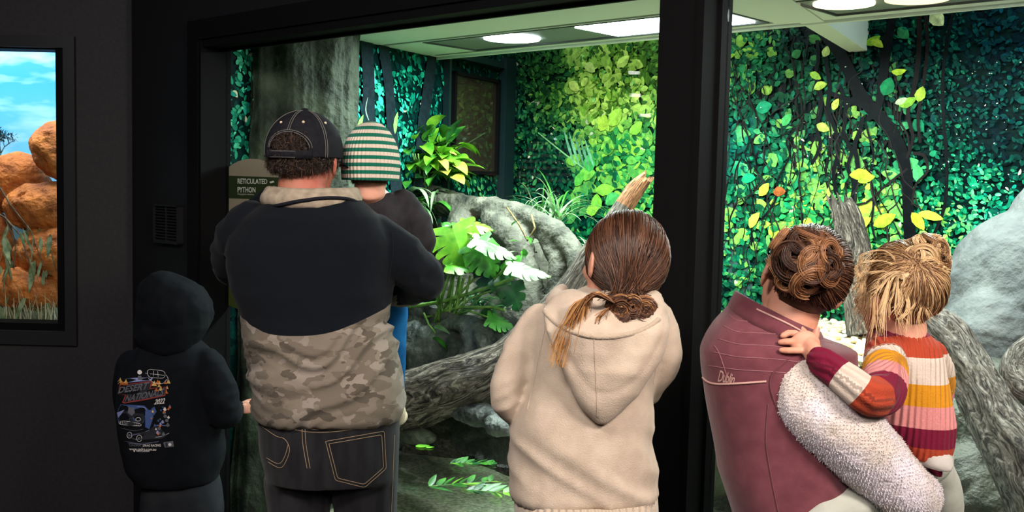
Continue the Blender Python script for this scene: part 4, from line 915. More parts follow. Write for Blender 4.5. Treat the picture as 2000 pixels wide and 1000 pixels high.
for k,(x,y,an,sz) in enumerate(((905,945,.35,.26),(975,962,-.15,.24),(925,905,.1,.18))):  # frond shapes laid on the water in place of reflected leaves
    fr=empty('reflection_frond',atz(x,y,WL+.004),('long green frond shape standing in for a leaf reflection near the glass','glossy frond shape standing in for a leaf reflection nearest the cream cardigan','small green frond shape standing in for a leaf reflection behind the larger ones')[k],'frond','frond shapes standing in for reflections on the pool')
    p=atz(x,y,WL+.008); d=np.array([math.cos(an),math.sin(an),0]); s_=np.array([-d[1],d[0],0])
    make('stem',*tube([p-d*sz*.5,p+d*sz*.5],[.003,.0015],6),M_stem,fr)
    for j in range(9):
        for q in (-1,1): leafobj(fr,p+d*sz*(j/9-.5),d*rl.uniform(.3,1.1)+s_*q+np.array([0,0,rl.uniform(.03,.25)]),rl.uniform(.8,1.15)*sz*.42*(1-.05*j),.022,.08,rl.choice([M_l1,M_l2,M_l2,M_l3]),n=7,fold=.2,roll=rl.uniform(-.5,.5))
# litter and low ferns on the bank
for x,y,v,lb in ((930,600,1.3,'low dark fern in the shade below the monstera'),(850,590,1.35,'low dark fern behind the man\'s elbow'),(1010,610,1.35,'low dark fern left of the cream hood')):
    tuft(x,y,v,26,.08,.2,.016,lb,mats=(M_l3,M_l3,M_l2))
# ================================================================== PEOPLE: helpers
def skinmat(name,c,red):
    m=mat(name,c,red,scale=14,rough=.55,bump=.15,bscale=120,spec=.35,dist=.002)
    b=m.node_tree.nodes['Principled BSDF']; b.inputs['Subsurface Weight'].default_value=.12; b.inputs['Subsurface Radius'].default_value=(.012,.005,.003); return m
M_skinman=skinmat('skin_ruddy',hx('#a9705a'),hx('#b8604e')); M_skin=skinmat('skin_fair',hx('#c98f78'),hx('#d49a84')); M_skinkid=skinmat('skin_child',hx('#cf9279'),hx('#d9a08a'))
M_eye=mat('eye_white',(.7,.7,.68),rough=.2,spec=.5); M_lip=mat('lip_pink',hx('#a85a52'),rough=.5)
def fabric(name,c1,c2=None,scale=18,bump=.35,bscale=500,rough=.9,sheen=.0,stretch=(1,1,1),dist=.002,lo=.35,hi=.65):
    return mat(name,c1,c2,scale=scale,rough=rough,bump=bump,bscale=bscale,spec=.1,sheen=sheen,stretch=stretch,dist=dist,lo=lo,hi=hi)
def ringrow(y,xl,xr,hd,Y,n=32,ex=2.3,shrink=1.0,dy=0,slope=0):
    a=atY(xl,y,Y); b=atY(xr,y+slope,Y); c=(a+b)/2; hw=np.linalg.norm(b-a)/2*shrink; t=np.arange(n)*2*PI/n
    ct,st=np.cos(t),np.sin(t); ax=(b-a)/np.linalg.norm(b-a)
    X=np.sign(ct)*np.abs(ct)**(2/ex)*hw; Yy=np.sign(st)*np.abs(st)**(2/ex)*hd*shrink
    return c+X[:,None]*ax+Yy[:,None]*np.array([0,1,0])+np.array([0,dy,0])
def loft_rows(rows,Y,shrink=1.0,n=32,ex=2.3,sub=3):
    """rows: (y, xl, xr, half depth[, dY[, slope]])"""
    R=[tuple(r)+(0,)*(6-len(r)) for r in rows]; R=np.array(R,float); out=[]
    for i in range(len(R)-1):
        for k in range(sub): out.append(R[i]*(1-k/sub)+R[i+1]*k/sub)
    out.append(R[-1]); rs=[ringrow(r[0],r[1],r[2],r[3],Y,n,ex,shrink,r[4],r[5]) for r in out]
    return rings(rs)
def limb(lst,shrink=1.0,n=16,flat=1.0):
    """(x,y,Y,r_px)"""
    P=[atY(x,y,Y) for x,y,Y,r in lst]; R=[r*Y/2000*shrink for x,y,Y,r in lst]; Q=[];RR=[]
    for i in range(len(P)-1):
        p0=P[max(i-1,0)];p1=P[i];p2=P[i+1];p3=P[min(i+2,len(P)-1)]
        for k in range(4):
            f=k/4; Q.append(.5*((2*p1)+(-p0+p2)*f+(2*p0-5*p1+4*p2-p3)*f*f+(-p0+3*p1-3*p2+p3)*f**3)); RR.append(R[i]*(1-f)+R[i+1]*f)
    Q.append(P[-1]);RR.append(R[-1]); return tube(Q,RR,n,flat)
def headparts(c,R,s=1.0,neck=None,nr=.058):
    """skull, face, jaw, nose, lips, brow, ears; local +Y is the face direction"""
    c=np.asarray(c); f=lambda p:c+R@(np.array(p)*s)
    P=[ell(f((0,-.014,.028)),(.077*s,.096*s,.088*s),R),ell(f((0,.026,-.028)),(.062*s,.066*s,.088*s),R),ell(f((0,.045,-.088)),(.038*s,.036*s,.030*s),R),
       tube([f((0,.088,.012)),f((0,.098,-.012)),f((0,.108,-.034))],[.007*s,.010*s,.014*s],10),ell(f((0,.090,-.066)),(.024*s,.010*s,.010*s),R),ell(f((0,.082,.032)),(.05*s,.016*s,.012*s),R),
       ell(f((.034,.066,-.03)),(.024*s,.026*s,.024*s),R),ell(f((-.034,.066,-.03)),(.024*s,.026*s,.024*s),R)]
    for q in (-1,1):
        Re=R@rotm(0,0,q*.45)@rotm(.2,0,0); P.append(ell(f((q*.084,-.014,-.012)),(.007*s,.019*s,.032*s),Re)); P.append(tube([f((q*.080,-.004,-.03)),f((q*.088,-.026,-.012)),f((q*.086,-.026,.010)),f((q*.083,-.008,.020))],[.0045*s]*4,8))
    if neck is not None: P.append(tube([f((0,-.01,-.03)),f((0,-.028,-.09)),np.asarray(neck)],[nr*1.02,nr,nr*1.12],18))
    return P
def eyes(root,c,R,s):
    c=np.asarray(c)
    for q in (-1,1): make('eye',*ell(c+R@(np.array((q*.031,.080,.004))*s),(.012*s,)*3,None,12,8),M_eye,root)
    make('mouth',*ell(c+R@(np.array((0,.099,-.067))*s),(.020*s,.004*s,.005*s),R,12,8),M_lip,root)
def handparts(w,d,nrm,s=1.0,curl=.5,side=1,spread=.10):
    """wrist w, finger direction d, back of hand normal nrm; side=+1 thumb on cross(d,nrm) side; palm + 4 fingers + thumb"""
    w=np.asarray(w,float); d=np.asarray(d,float); d/=np.linalg.norm(d); nrm=np.asarray(nrm,float); nrm-=d*np.dot(d,nrm); nrm/=np.linalg.norm(nrm); t=np.cross(d,nrm)*side
    P=[]; L=.085*s
    R=np.stack([t,d,nrm],1)
    P.append(ell(w+d*L*.55,(.040*s,.052*s,.015*s),R)); P.append(ell(w+d*L*.2+t*.012*s-nrm*.004*s,(.026*s,.034*s,.016*s),R)); P.append(tube([w-d*.06*s,w,w+d*.03*s],[.024*s,.022*s,.024*s],14,.75))
    for k,(o,ln,r) in enumerate(((.030,.072,.0085),(.010,.080,.009),(-.010,.075,.0085),(-.029,.058,.0075))):
        b=w+d*L*(.92 if k in(1,2) else .86)+t*o*s; dd=d+t*spread*(1.5-k)/1.5*.8; dd/=np.linalg.norm(dd); p=b-dd*.02*s; pts=[p,b]; a=curl*.45*(1+.08*k)
        for j,fr in enumerate((.45,.30,.25)):
            ax=dd*math.cos(a)-nrm*math.sin(a); pts.append(pts[-1]+ax*ln*s*fr); a+=curl*.75
        P.append(tube(pts,[r*s*1.05,r*s*1.05,r*s,r*s*.93,r*s*.8],10))
    b=w+d*L*.22+t*.028*s; dd=d*.72+t*.62-nrm*.25; dd/=np.linalg.norm(dd); P.append(tube([w+d*L*.1+t*.008*s,b,b+dd*.032*s,b+(dd*.9+d*.35)*.056*s],[.012*s,.0115*s,.010*s,.008*s],10))
    return P
def fold(V,F,amps,seed=0):
    """cloth folds: list of (amp, (fx,fy,fz)) ridged noise along the normals"""
    Nn=vnormals(V,F); d=0
    for a,fr in amps: d=d+a*ridge(V*np.array(fr)+seed*3.7,2,seed)+a*.5*fbm(V*np.array(fr)*.5,2,seed+9)
    return V+Nn*np.asarray(d)[:,None]
def strands(lines,r,taper=.35,sides=3):
    """lines (n,k,3) -> thin tubes"""
    Ls=np.asarray(lines,float); n,k,_=Ls.shape; T=np.gradient(Ls,axis=1); T/=np.maximum(np.linalg.norm(T,axis=2,keepdims=True),1e-9)
    ref=np.array([.3,.2,.93]); A=np.cross(T,ref); A/=np.maximum(np.linalg.norm(A,axis=2,keepdims=True),1e-6); B=np.cross(T,A)
    rad=(r if np.ndim(r) else np.full(n,r))[:,None]*(1-(1-taper)*np.linspace(0,1,k)[None,:]**2); V=[]
    for s_ in range(sides):
        a=2*PI*s_/sides; V.append(Ls+rad[:,:,None]*(math.cos(a)*A+math.sin(a)*B))
    V=np.stack(V,2) # n,k,sides,3
    base=(np.arange(n)*k*sides)[:,None,None]+(np.arange(k-1)*sides)[None,:,None]; s0=np.arange(sides)[None,None,:]; s1=(s0+1)%sides
    F=np.stack([base+s0,base+s1,base+sides+s1,base+sides+s0],-1).reshape(-1,4)
    return V.reshape(-1,3),F.tolist()
def strand_vals(n,k,v,sides=3,add=0): # per strand value + gradient along
    a=np.asarray(v)[:,None]+add*np.linspace(0,1,k)[None,:]; return np.repeat(a.reshape(-1),sides)
def slerp(a,b,t):
    a=a/np.linalg.norm(a);b=b/np.linalg.norm(b); om=math.acos(max(-.9999,min(.9999,float(np.dot(a,b))))); so=math.sin(om)
    return (np.sin((1-t)*om)/so)[:,None]*a+(np.sin(t*om)/so)[:,None]*b
def scalp_lines(c,R,rad,roots,target,k,lift=.004,wob=.05,seed=0,sink=1.0):
    r=np.random.RandomState(seed); out=[]; t=np.linspace(0,1,k); rad=np.array(rad)
    for a in roots:
        d=slerp(a,target+r.normal(0,.05,3),t); d=d+wob*np.sin(PI*t)[:,None]*r.normal(0,1,3)[None,:]*.5
        d/=np.linalg.norm(d,axis=1)[:,None]; l=1+ (lift/.09)*np.sin(PI*t)*r.uniform(.0,1.0)+r.uniform(-.01,.012)
        out.append(c+((d*rad)*l[:,None])@R.T)
    return np.array(out)
def hairmat(name,stops):
    m=ramp_mat(name,stops,'sv',rough=.42,const=False,spec=.4,sheen=0,bump=0); return m
# --- marks laid onto a garment: every point is dropped onto its surface
def drop(bv,pts,off=.0015):
    P=[];Nn=[]
    for x,y in pts:
        d=Vector(ray(x,y)).normalized(); h=bv.ray_cast(Vector(CAM),d)
        if h[0] is None: P.append(None); Nn.append(None); continue
        n=h[1]; n=n if n.dot(d)<0 else -n
        P.append(np.array(h[0]+n*off)); Nn.append(np.array(n))
    return P,Nn
def dense(pts,step=4):
    pts=np.array(pts,float); n=len(pts); Q=[]
    for i in range(n-1):
        p0=pts[max(i-1,0)];p1=pts[i];p2=pts[i+1];p3=pts[min(i+2,n-1)]; m=max(2,int(np.linalg.norm(p2-p1)/step))
        for k in range(m):
            t=k/m; Q.append(.5*((2*p1)+(-p0+p2)*t+(2*p0-5*p1+4*p2-p3)*t*t+(-p0+3*p1-3*p2+p3)*t**3))
    Q.append(pts[-1]); return Q
def seam(name,bv,pts,r,m,parent,off=.001,straight=False,dash=0):
    if straight:
        q=[]
        for i in range(len(pts)-1):
            a=np.array(pts[i],float);b=np.array(pts[i+1],float); k=max(2,int(np.linalg.norm(b-a)/4)); q+=[a+(b-a)*j/k for j in range(k)]
        q.append(np.array(pts[-1],float)); pts=q
    else: pts=dense(pts)
    P,_=drop(bv,pts,off); P=[p for p in P if p is not None]
    if len(P)<3: return None
    # drop jumps
    Q=[P[0]]
    for p in P[1:]:
        if np.linalg.norm(p-Q[-1])<.05: Q.append(p)
    if len(Q)<3: return None
    Q=np.array(Q); Q[1:-1]=(Q[:-2]+Q[1:-1]*2+Q[2:])/4
    if dash:
        parts=[tube(list(Q[i:i+2]),r,5,round_ends=False) for i in range(0,len(Q)-1,1) if i%2==0 or dash<0]
        return make(name,*join(parts),m,parent)
    return make(name,*tube(list(Q),r,6,round_ends=False),m,parent)
def text_poly(body,italic=0,bold=0,spacing=1.0):
    cu=bpy.data.curves.new('t','FONT'); cu.body=body; cu.size=1; cu.resolution_u=3; cu.shear=italic; cu.offset=bold; cu.space_character=spacing
    o=bpy.data.objects.new('t',cu); C.objects.link(o); dg=bpy.context.evaluated_depsgraph_get(); dg.update(); e=o.evaluated_get(dg); me=e.to_mesh()
    V=np.array([tuple(v.co)[:2] for v in me.vertices]); F=[tuple(p.vertices) for p in me.polygons]; e.to_mesh_clear(); bpy.data.objects.remove(o); bpy.data.curves.remove(cu)
    V=(V-V.min(0))/(V.max(0)-V.min(0)); return V,F     # unit square
def quadmap(V,q): # q: corners tl,tr,br,bl in px ; V unit square (y up)
    tl,tr,br,bl=[np.array(p,float) for p in q]; x=V[:,0:1];y=1-V[:,1:2]
    return (tl*(1-x)+tr*x)*(1-y)+(bl*(1-x)+br*x)*y
def put2d(name,bv,V2,F,m,parent,off=.0016):
    P,_=drop(bv,V2,off); ok=[p is not None for p in P]; V=[p if p is not None else np.zeros(3) for p in P]
    F=[f for f in F if all(ok[i] for i in f)]
    if not F: return None
    used=sorted({i for f in F for i in f}); mp={a:b for b,a in enumerate(used)}
    return make(name,np.array(V)[used],[[mp[i] for i in f] for f in F],m,parent,smooth=False)
def ell2(cx,cy,rx,ry,n=20,a0=0,a1=2*PI): return [(cx+rx*math.cos(a0+(a1-a0)*i/n),cy+ry*math.sin(a0+(a1-a0)*i/n)) for i in range(n)]
def shoe(ankle,fwd,L=.27,w_=.05,m=None,parent=None):
    a=np.array(ankle,float); f=np.array(fwd,float); f/=np.linalg.norm(f); Rr=np.stack([np.cross(f,[0,0,1]),f,[0,0,1]],1); b=np.array([a[0],a[1],0.0])
    P=[ell(b+f*L*.28+np.array([0,0,.035]),(w_,L*.38,.036),Rr),ell(b+f*.0+np.array([0,0,.05]),(w_*.9,L*.25,.05),Rr),tube([b+np.array([0,0,.05]),b+np.array([0,0,.11])],[w_*.85,w_*.85],16)]
    V,F=remesh(P,.008,3); V[:,2]=np.maximum(V[:,2],.002); return make('shoe',V,F,m,parent)
M_shoe=mat('dark_shoe_leather',(.02,.018,.017),rough=.5); M_shoel=mat('pale_shoe',hx('#b8a890'),rough=.6)
# ================================================================== MAN WITH THE CAP
YM=2.86
man=empty('person',(atY(640,900,YM)[0],YM,0),'person in black cap, navy and camouflage fleece and dark jeans, holding a child','person')
mrows=[(372,556,648,.07,.02),(392,520,700,.10,.01),(425,478,742,.13),(470,452,768,.15),(520,449,770,.155),(570,462,764,.155),(610,474,754,.152),(650,484,762,.155),(700,492,772,.158),(745,497,778,.158),(785,503,780,.156,0,6),(806,512,777,.148,0,8)]
armL=[(488,436,2.88,46),(462,486,2.93,42),(458,520,3.02,38),(490,450,3.10,32),(528,392,3.14,26)]
armR=[(722,462,2.88,50),(782,505,2.88,46),(822,542,2.93,40),(800,560,3.04,35),(735,556,3.16,30),(690,545,3.22,26)]
jrows=[(770,512,772,.13),(830,508,778,.145),(880,512,778,.15),(930,524,776,.145)]
legL=[(580,930,2.86,66),(585,1010,2.86,60),(588,1150,2.87,50),(590,1300,2.86,40),(592,1440,2.86,34)]
legR=[(712,930,2.86,66),(714,1010,2.86,62),(712,1150,2.87,52),(710,1300,2.86,40),(710,1440,2.86,34)]
HC=atY(597,312,2.89); HR=rotm(0,0,-.2); HS=1.08
neckb=atY(602,405,2.87)
body=headparts(HC,HR,HS,neckb,.067)+[loft_rows(mrows,YM,.88),limb(armL,.62),limb(armR,.62),loft_rows(jrows,YM,.9),limb(legL,.75),limb(legR,.75)]
body+=handparts(atY(556,384,3.18),(.6,.2,.6),(-.3,-1,0),1.0,.6,1); body+=handparts(atY(690,545,3.22),(-1,.1,.1),(0,.2,-1),1.0,.8,1)
V,F=remesh(body,.006,3); make('body',V,F,M_skinman,man); eyes(man,HC,HR,HS)
# fleece: navy yoke above a wavy seam, camouflage below
mm_,nt,b=newmat('navy_and_camouflage_fleece'); nd=nt.nodes;L=nt.links; b.inputs['Roughness'].default_value=.95; b.inputs['Specular IOR Level'].default_value=.08; b.inputs['Sheen Weight'].default_value=.03
tc=nd.new('ShaderNodeTexCoord'); mp=nd.new('ShaderNodeMapping'); mp.inputs['Scale'].default_value=(1,.6,1.7); L.new(tc.outputs['Object'],mp.inputs[0])
def camo_layer(scale,thr,off):
    n=nd.new('ShaderNodeTexNoise'); n.inputs['Scale'].default_value=scale; n.inputs['Detail'].default_value=2.5; n.inputs['Roughness'].default_value=.55
    ad=nd.new('ShaderNodeVectorMath'); ad.operation='ADD'; ad.inputs[1].default_value=off; L.new(mp.outputs[0],ad.inputs[0]); L.new(ad.outputs[0],n.inputs['Vector'])
    g=nd.new('ShaderNodeMath'); g.operation='GREATER_THAN'; g.inputs[1].default_value=thr; L.new(n.outputs['Fac'],g.inputs[0]); return g.outputs[0]
def mixc(f,a,b2):
    m=nd.new('ShaderNodeMixRGB'); L.new(f,m.inputs[0])
    for i,c in ((1,a),(2,b2)):
        if isinstance(c,tuple): m.inputs[i].default_value=(*c,1)
        else: L.new(c,m.inputs[i])
    return m.outputs[0]
c0=mixc(camo_layer(13,.5,(0,0,0)),hx('#686056'),hx('#776e63')); c0=mixc(camo_layer(12,.55,(3,1,2)),c0,hx('#877e75')); c0=mixc(camo_layer(13,.585,(7,3,1)),c0,hx('#564f47'))
at=nd.new('ShaderNodeAttribute'); at.attribute_name='sv'; gt=nd.new('ShaderNodeMath'); gt.operation='GREATER_THAN'; gt.inputs[1].default_value=0; L.new(at.outputs['Fac'],gt.inputs[0])
L.new(mixc(gt.outputs[0],c0,(.005,.0065,.0095)),b.inputs['Base Color'])
n2=nd.new('ShaderNodeTexNoise'); n2.inputs['Scale'].default_value=420; L.new(tc.outputs['Object'],n2.inputs['Vector']); bp=nd.new('ShaderNodeBump'); bp.inputs['Strength'].default_value=.4; bp.inputs['Distance'].default_value=.002; L.new(n2.outputs['Fac'],bp.inputs['Height']); L.new(bp.outputs[0],b.inputs['Normal'])
V,F=remesh([loft_rows(mrows,YM),limb(armL),limb(armR)],.008,6)
zs_=[atY(470,598,YM)[2],atY(620,640,YM)[2],atY(760,588,YM)[2]]; xs_=[atY(470,598,YM)[0],atY(620,640,YM)[0],atY(760,588,YM)[0]]; co=np.polyfit(xs_,zs_,2)
sv=V[:,2]-np.polyval(co,V[:,0])+.006*vnoise(V*9,4); out_=(V[:,0]>atY(766,540,YM)[0])*(V[:,2]>atY(766,605,YM)[2]); sv=np.where(out_,np.maximum(sv,.02),sv); low=np.clip(.5-sv*14,0,1)
Nn=vnormals(V,F)
# compressed cross folds over the waist, soft folds on the yoke
q=V*np.array([2.2,2.0,15]); q[:,2]+=V[:,0]*5*np.sin(V[:,0]*3)+1.2*vnoise(V*6,3)
d=low*(.022*ridge(q,3,5))+ (1-low)*(.009*ridge(V*np.array([4,4,5]),2,8))
arm=np.clip((V[:,0]-atY(755,500,YM)[0])*12,0,1)+np.clip((atY(480,400,YM)[0]-V[:,0])*16,0,1)*(V[:,2]>atY(500,500,YM)[2])
qa=V*np.array([13,8,13]); d=d+arm*.010*ridge(qa,2,12)
d=d+.0012*fbm(V*45,2,9); V=V+Nn*d[:,None]
fl=make('fleece_jacket',V,F,mm_,man,attrs={'sv':sv}); BVf=bvh(V,F)
M_beige=fabric('collar_beige_fleece',hx('#8d8070'),hx('#a89a88'),40,.5,300); M_navy=fabric('navy_trim',(.010,.011,.016))
cl=[]; 
for t in range(15):
    a=PI*(-.08)+PI*1.16*t/14; cl.append(atY(606,396,YM)+np.array([-math.cos(a)*.118,-math.sin(a)*.108+.02,.010-.004*math.sin(a)]))
V,F=remesh([tube(cl,[.024]*15,14),tube([p+np.array([0,.01,.018]) for p in cl],[.016]*15,12)],.005,2); V=fold(V,F,[(.003,(20,20,12))],3); make('collar',V,F,M_beige,man); BVc=bvh(V,F)
seam('collar_binding',BVc,[(518,404),(545,400),(590,392),(640,387),(680,389),(700,396)],.005,M_navy,man,.002)
seam('sleeve_seam',BVf,[(765,455),(768,490),(762,530),(756,560)],.0012,M_navy,man)
# jeans
M_denim=fabric('black_denim',(.008,.008,.010),(.017,.017,.020),30,.4,700,.85,.1,stretch=(1,1,.25))
M_stitch=mat('tan_stitching',hx('#8d7a62'),rough=.8)
V,F=remesh([loft_rows(jrows,YM),limb(legL),limb(legR)],.008,5); V=fold(V,F,[(.003,(7,7,9))],5); make('jeans',V,F,M_denim,man); BVj=bvh(V,F)
for dy in (0,6): seam('stitching',BVj,[(513,800+dy),(545,822+dy),(590,836+dy),(640,838+dy),(700,830+dy),(750,812+dy)],.0009,M_stitch,man)
for dx in (0,6): seam('stitching',BVj,[(590+dx,838),(592+dx,870),(600+dx,915)],.0009,M_stitch,man)
pk=[(636,862),(750,842),(754,915),(712,952),(655,938),(636,862)]
seam('pocket_stitching',BVj,pk,.0009,M_stitch,man,straight=True); cx_=np.mean([p[0] for p in pk[:-1]]);cy_=np.mean([p[1] for p in pk[:-1]])
seam('pocket_stitching',BVj,[(cx_+(x-cx_)*.9,cy_+(y-cy_)*.88) for x,y in pk],.0009,M_stitch,man,straight=True)
pk=[(511,832),(540,852),(556,857),(566,876),(560,898),(548,914),(524,902)]
seam('pocket_stitching',BVj,pk,.0009,M_stitch,man); seam('pocket_stitching',BVj,[(x-3,y-8) for x,y in pk[3:]],.0009,M_stitch,man)
seam('stitching',BVj,[(770,850),(768,900),(766,960),(764,1000)],.0008,M_stitch,man)
for x in (592,710): shoe(atY(x,1440,YM),(.1 if x>600 else -.1,1,0),.29,.05,M_shoe,man)
# cap
M_cap=fabric('black_cap_cotton',(.009,.009,.012),(.014,.014,.018),60,.3,900); M_capst=mat('cap_stitching',hx('#6d6a66'),rough=.8); M_eyelet=mat('eyelet_pale',hx('#cdbba0'),rough=.5)
CR=np.array([.094,.112,.102])*HS; CCn=HC+HR@(np.array([0,-.008,.022])*HS)
def capP(th,el): # th from the back centre, el elevation
    d=np.array([math.sin(th)*math.cos(el),-math.cos(th)*math.cos(el),math.sin(el)]); return CCn+HR@(d*CR)
nt_,ne=144,46; V=[];F=[]; EL0=-.16
for i in range(ne):
    el=EL0+(PI/2-EL0)*i/(ne-1)
    for j in range(nt_): V.append(capP(2*PI*j/nt_-PI,el))
for i in range(ne-1):
    for j in range(nt_):
        el=EL0+(PI/2-EL0)*(i+.5)/(ne-1); th=2*PI*(j+.5)/nt_-PI
        if abs(th)<.56 and el<.02+.40*math.sqrt(max(0,1-(th/.56)**2)) : continue
        F.append((i*nt_+j,i*nt_+(j+1)%nt_,(i+1)*nt_+(j+1)%nt_,(i+1)*nt_+j))
cp_=make('cap',np.array(V),F,M_cap,man); so=cp_.modifiers.new('s','SOLIDIFY'); so.thickness=.003; so.offset=1
def capline(pts,r=.0009,off=1.035,name='cap_stitching',m=None):
    P=[CCn+(capP(a,e)-CCn)*off for a,e in pts]; make(name,*tube(P,r,6,round_ends=False),m or M_capst,cp_)
for dx in (-.028,.028): capline([(dx/max(.2,math.cos(e)),e) for e in np.linspace(.50,1.42,14)])
for sgn in (-1,1):
    for dx in (-.03,.03): capline([(sgn*1.05+dx/max(.2,math.cos(e)),e) for e in np.linspace(EL0,1.4,16)])
for k in (1.06,1.18): capline([(.56*k*math.sin(a),.02+.40*k*math.cos(a)) for a in np.linspace(-1.5,1.5,26)])
# strap
P=[CCn+(capP(a,-.10)-CCn)*1.05 for a in np.linspace(-.64,.64,14)]; V=[];
for p in P:
    o_=(p-CCn)/np.linalg.norm(p-CCn)
    for dz,do in ((-.011,0),(.011,0),(.011,.003),(-.011,.003)): V.append(p+np.array([0,0,dz])+o_*do)
F=grid_faces(14,4,True)+[(0,1,2,3)]; st_=make('cap_strap',np.array(V),F,M_cap,cp_)
for dz in (-.008,.008): make('cap_stitching',*tube([p+(p-CCn)/np.linalg.norm(p-CCn)*.004+np.array([0,0,dz]) for p in [CCn+(capP(a,-.10)-CCn)*1.05 for a in np.linspace(-.5,.25,10)]],.0008,5,round_ends=False),M_capst,cp_)
for a,e in ((-.42,.72),(.42,.74),(1.25,.75)): p=CCn+(capP(a,e)-CCn)*1.03; make('eyelet',*ell(p,(.004,.004,.004),None,12,8),M_eyelet,cp_)
p=capP(0,PI/2)+np.array([0,0,.004]); make('cap_button',*ell(p,(.011,.011,.006),None,16,8),M_cap,cp_)
bb=[]
for i in range(9):
    for j in range(21):
        a=-.95+1.9*j/20; r_=i/8; q=np.array([math.sin(a)*(CR[0]+.01*r_),math.cos(a)*CR[1]*.98+.075*r_*math.cos(a*.8),-.012-.02*r_-.012*math.cos(a)*0-.016*abs(math.sin(a))*(1)]); bb.append(CCn+HR@q)
br_=make('cap_brim',np.array(bb),grid_faces(9,21),M_cap,cp_); so=br_.modifiers.new('s','SOLIDIFY'); so.thickness=.004
# short curly hair below the cap and in its opening
rh=np.random.RandomState(3); lines=[]; vals=[]
HRD=np.array([.080,.099,.091])*HS; HCn=HC+HR@(np.array([0,-.014,.024])*HS)
while len(lines)<3800:
    th=rh.uniform(-1.9,1.9); el=rh.uniform(-.95,.62)
    if el>-.1 and (abs(th)>.50 or el>.5): continue
    if el<-.42-.36*math.cos(th*1.1)*(1 if abs(th)<1.3 else 0) : continue
    d=np.array([math.sin(th)*math.cos(el),-math.cos(th)*math.cos(el),math.sin(el)]); p=d*HRD
    tg=np.cross(d,rh.normal(0,1,3)); tg/=np.linalg.norm(tg); tg=tg*.7+np.array([0,0,-.6]); ln=rh.uniform(.010,.022)*(.5 if el<-.55 else 1); L_=[]
    cv=rh.normal(0,1,3)*.6
    for t in np.linspace(0,1,6): L_.append(HCn+HR@(p+d*(.002+.010*math.sin(PI*t*.8)*(1 if el>-.5 else .35))+tg*ln*t+cv*ln*t*t*.5))
    lines.append(L_); vals.append(rh.uniform(0,1)*.8+(.2 if el<-.5 else 0))
V,F=strands(lines,.0009); vv,ff=ell(HCn,HRD*1.012,HR,48,36); kf=[]
for f in ff:
    q=(HR.T@(np.mean([vv[i] for i in f],axis=0)-HCn))/HRD
    if q[1]<.25 and -.50-.10*math.cos(3*q[0])<q[2]<.62: kf.append(f)
vals_=strand_vals(len(lines),6,vals); (V,F)=join([(V,F),(vv,kf)]); vals_=np.concatenate([vals_,np.full(len(vv),.12)])
M_hairm=hairmat('hair_dark_brown_short',[(0,hx('#120c09')),(.5,hx('#2f2018')),(1,hx('#6a5040'))])
make('hair',V,F,M_hairm,man,attrs={'sv':vals_})
# ================================================================== CHILD IN THE BEANIE, held by the man
kid=empty('person',(atY(735,600,3.12)[0],3.12,atY(735,640,3.12)[2]),'small person in a green and cream striped beanie held on the man\'s arm','person')
KY=3.1
krow=[(366,698,748,.045),(380,674,772,.06,.0),(400,654,800,.075),(430,652,806,.09),(470,668,806,.09),(520,680,800,.09),(570,684,796,.09)]
kaR=[(788,398,3.1,26),(812,430,3.09,25),(824,468,3.09,23),(812,488,3.14,20),(770,500,3.24,17)]
kaL=[(668,398,3.1,24),(640,440,3.14,22),(620,470,3.22,18),(600,440,3.3,15)]
klR=[(762,556,3.14,32),(770,600,3.16,28),(771,650,3.16,23),(774,710,3.17,18),(776,770,3.2,14),(777,806,3.21,12)]
klL=[(710,560,3.14,34),(660,590,3.26,28),(640,640,3.30,24),(640,720,3.30,19),(640,790,3.30,15)]
KC=atY(724,322,3.06); KR=rotm(.06,0,.05); KS=.86
B=headparts(KC,KR,KS,atY(722,382,3.09),.046)+[loft_rows(krow,KY,.88),limb(kaR,.62),limb(kaL,.62),limb(klR,.72),limb(klL,.72)]
B+=handparts(atY(770,500,3.24),(-1,.3,.2),(0,-.3,1),.55,.7,1)+handparts(atY(600,440,3.3),(-.2,.4,1),(-.5,-.5,0),.55,.7,1)
V,F=remesh(B,.005,3); make('body',V,F,M_skinkid,kid); eyes(kid,KC,KR,KS)
M_charcoal=fabric('charcoal_cotton',(.022,.020,.023),(.030,.028,.031),30,.2,600)
V,F=remesh([loft_rows(krow[1:6],KY),limb(kaR),limb(kaL[:3])],.006,5); V=fold(V,F,[(.0055,(9,9,16)),(.004,(20,14,12))],4); make('shirt',V,F,M_charcoal,kid)
M_blue=fabric('blue_leggings',hx('#0d4a7d'),hx('#1a6299'),20,.3,500)
V,F=remesh([loft_rows([(520,690,792,.088),(575,688,794,.09)],KY),limb(klR[:5]),limb(klL[:5])],.006,4); V=fold(V,F,[(.002,(14,14,18))],6); make('trousers',V,F,M_blue,kid)
for a in (klR[-1],klL[-1]):
    q=atY(a[0],a[1],a[2]); V,F=remesh([ell(q+np.array([.0,.035,-.022]),(.028,.062,.024)),ell(q,(.026,.034,.034))],.004,3); make('shoe',V,F,M_shoel,kid)
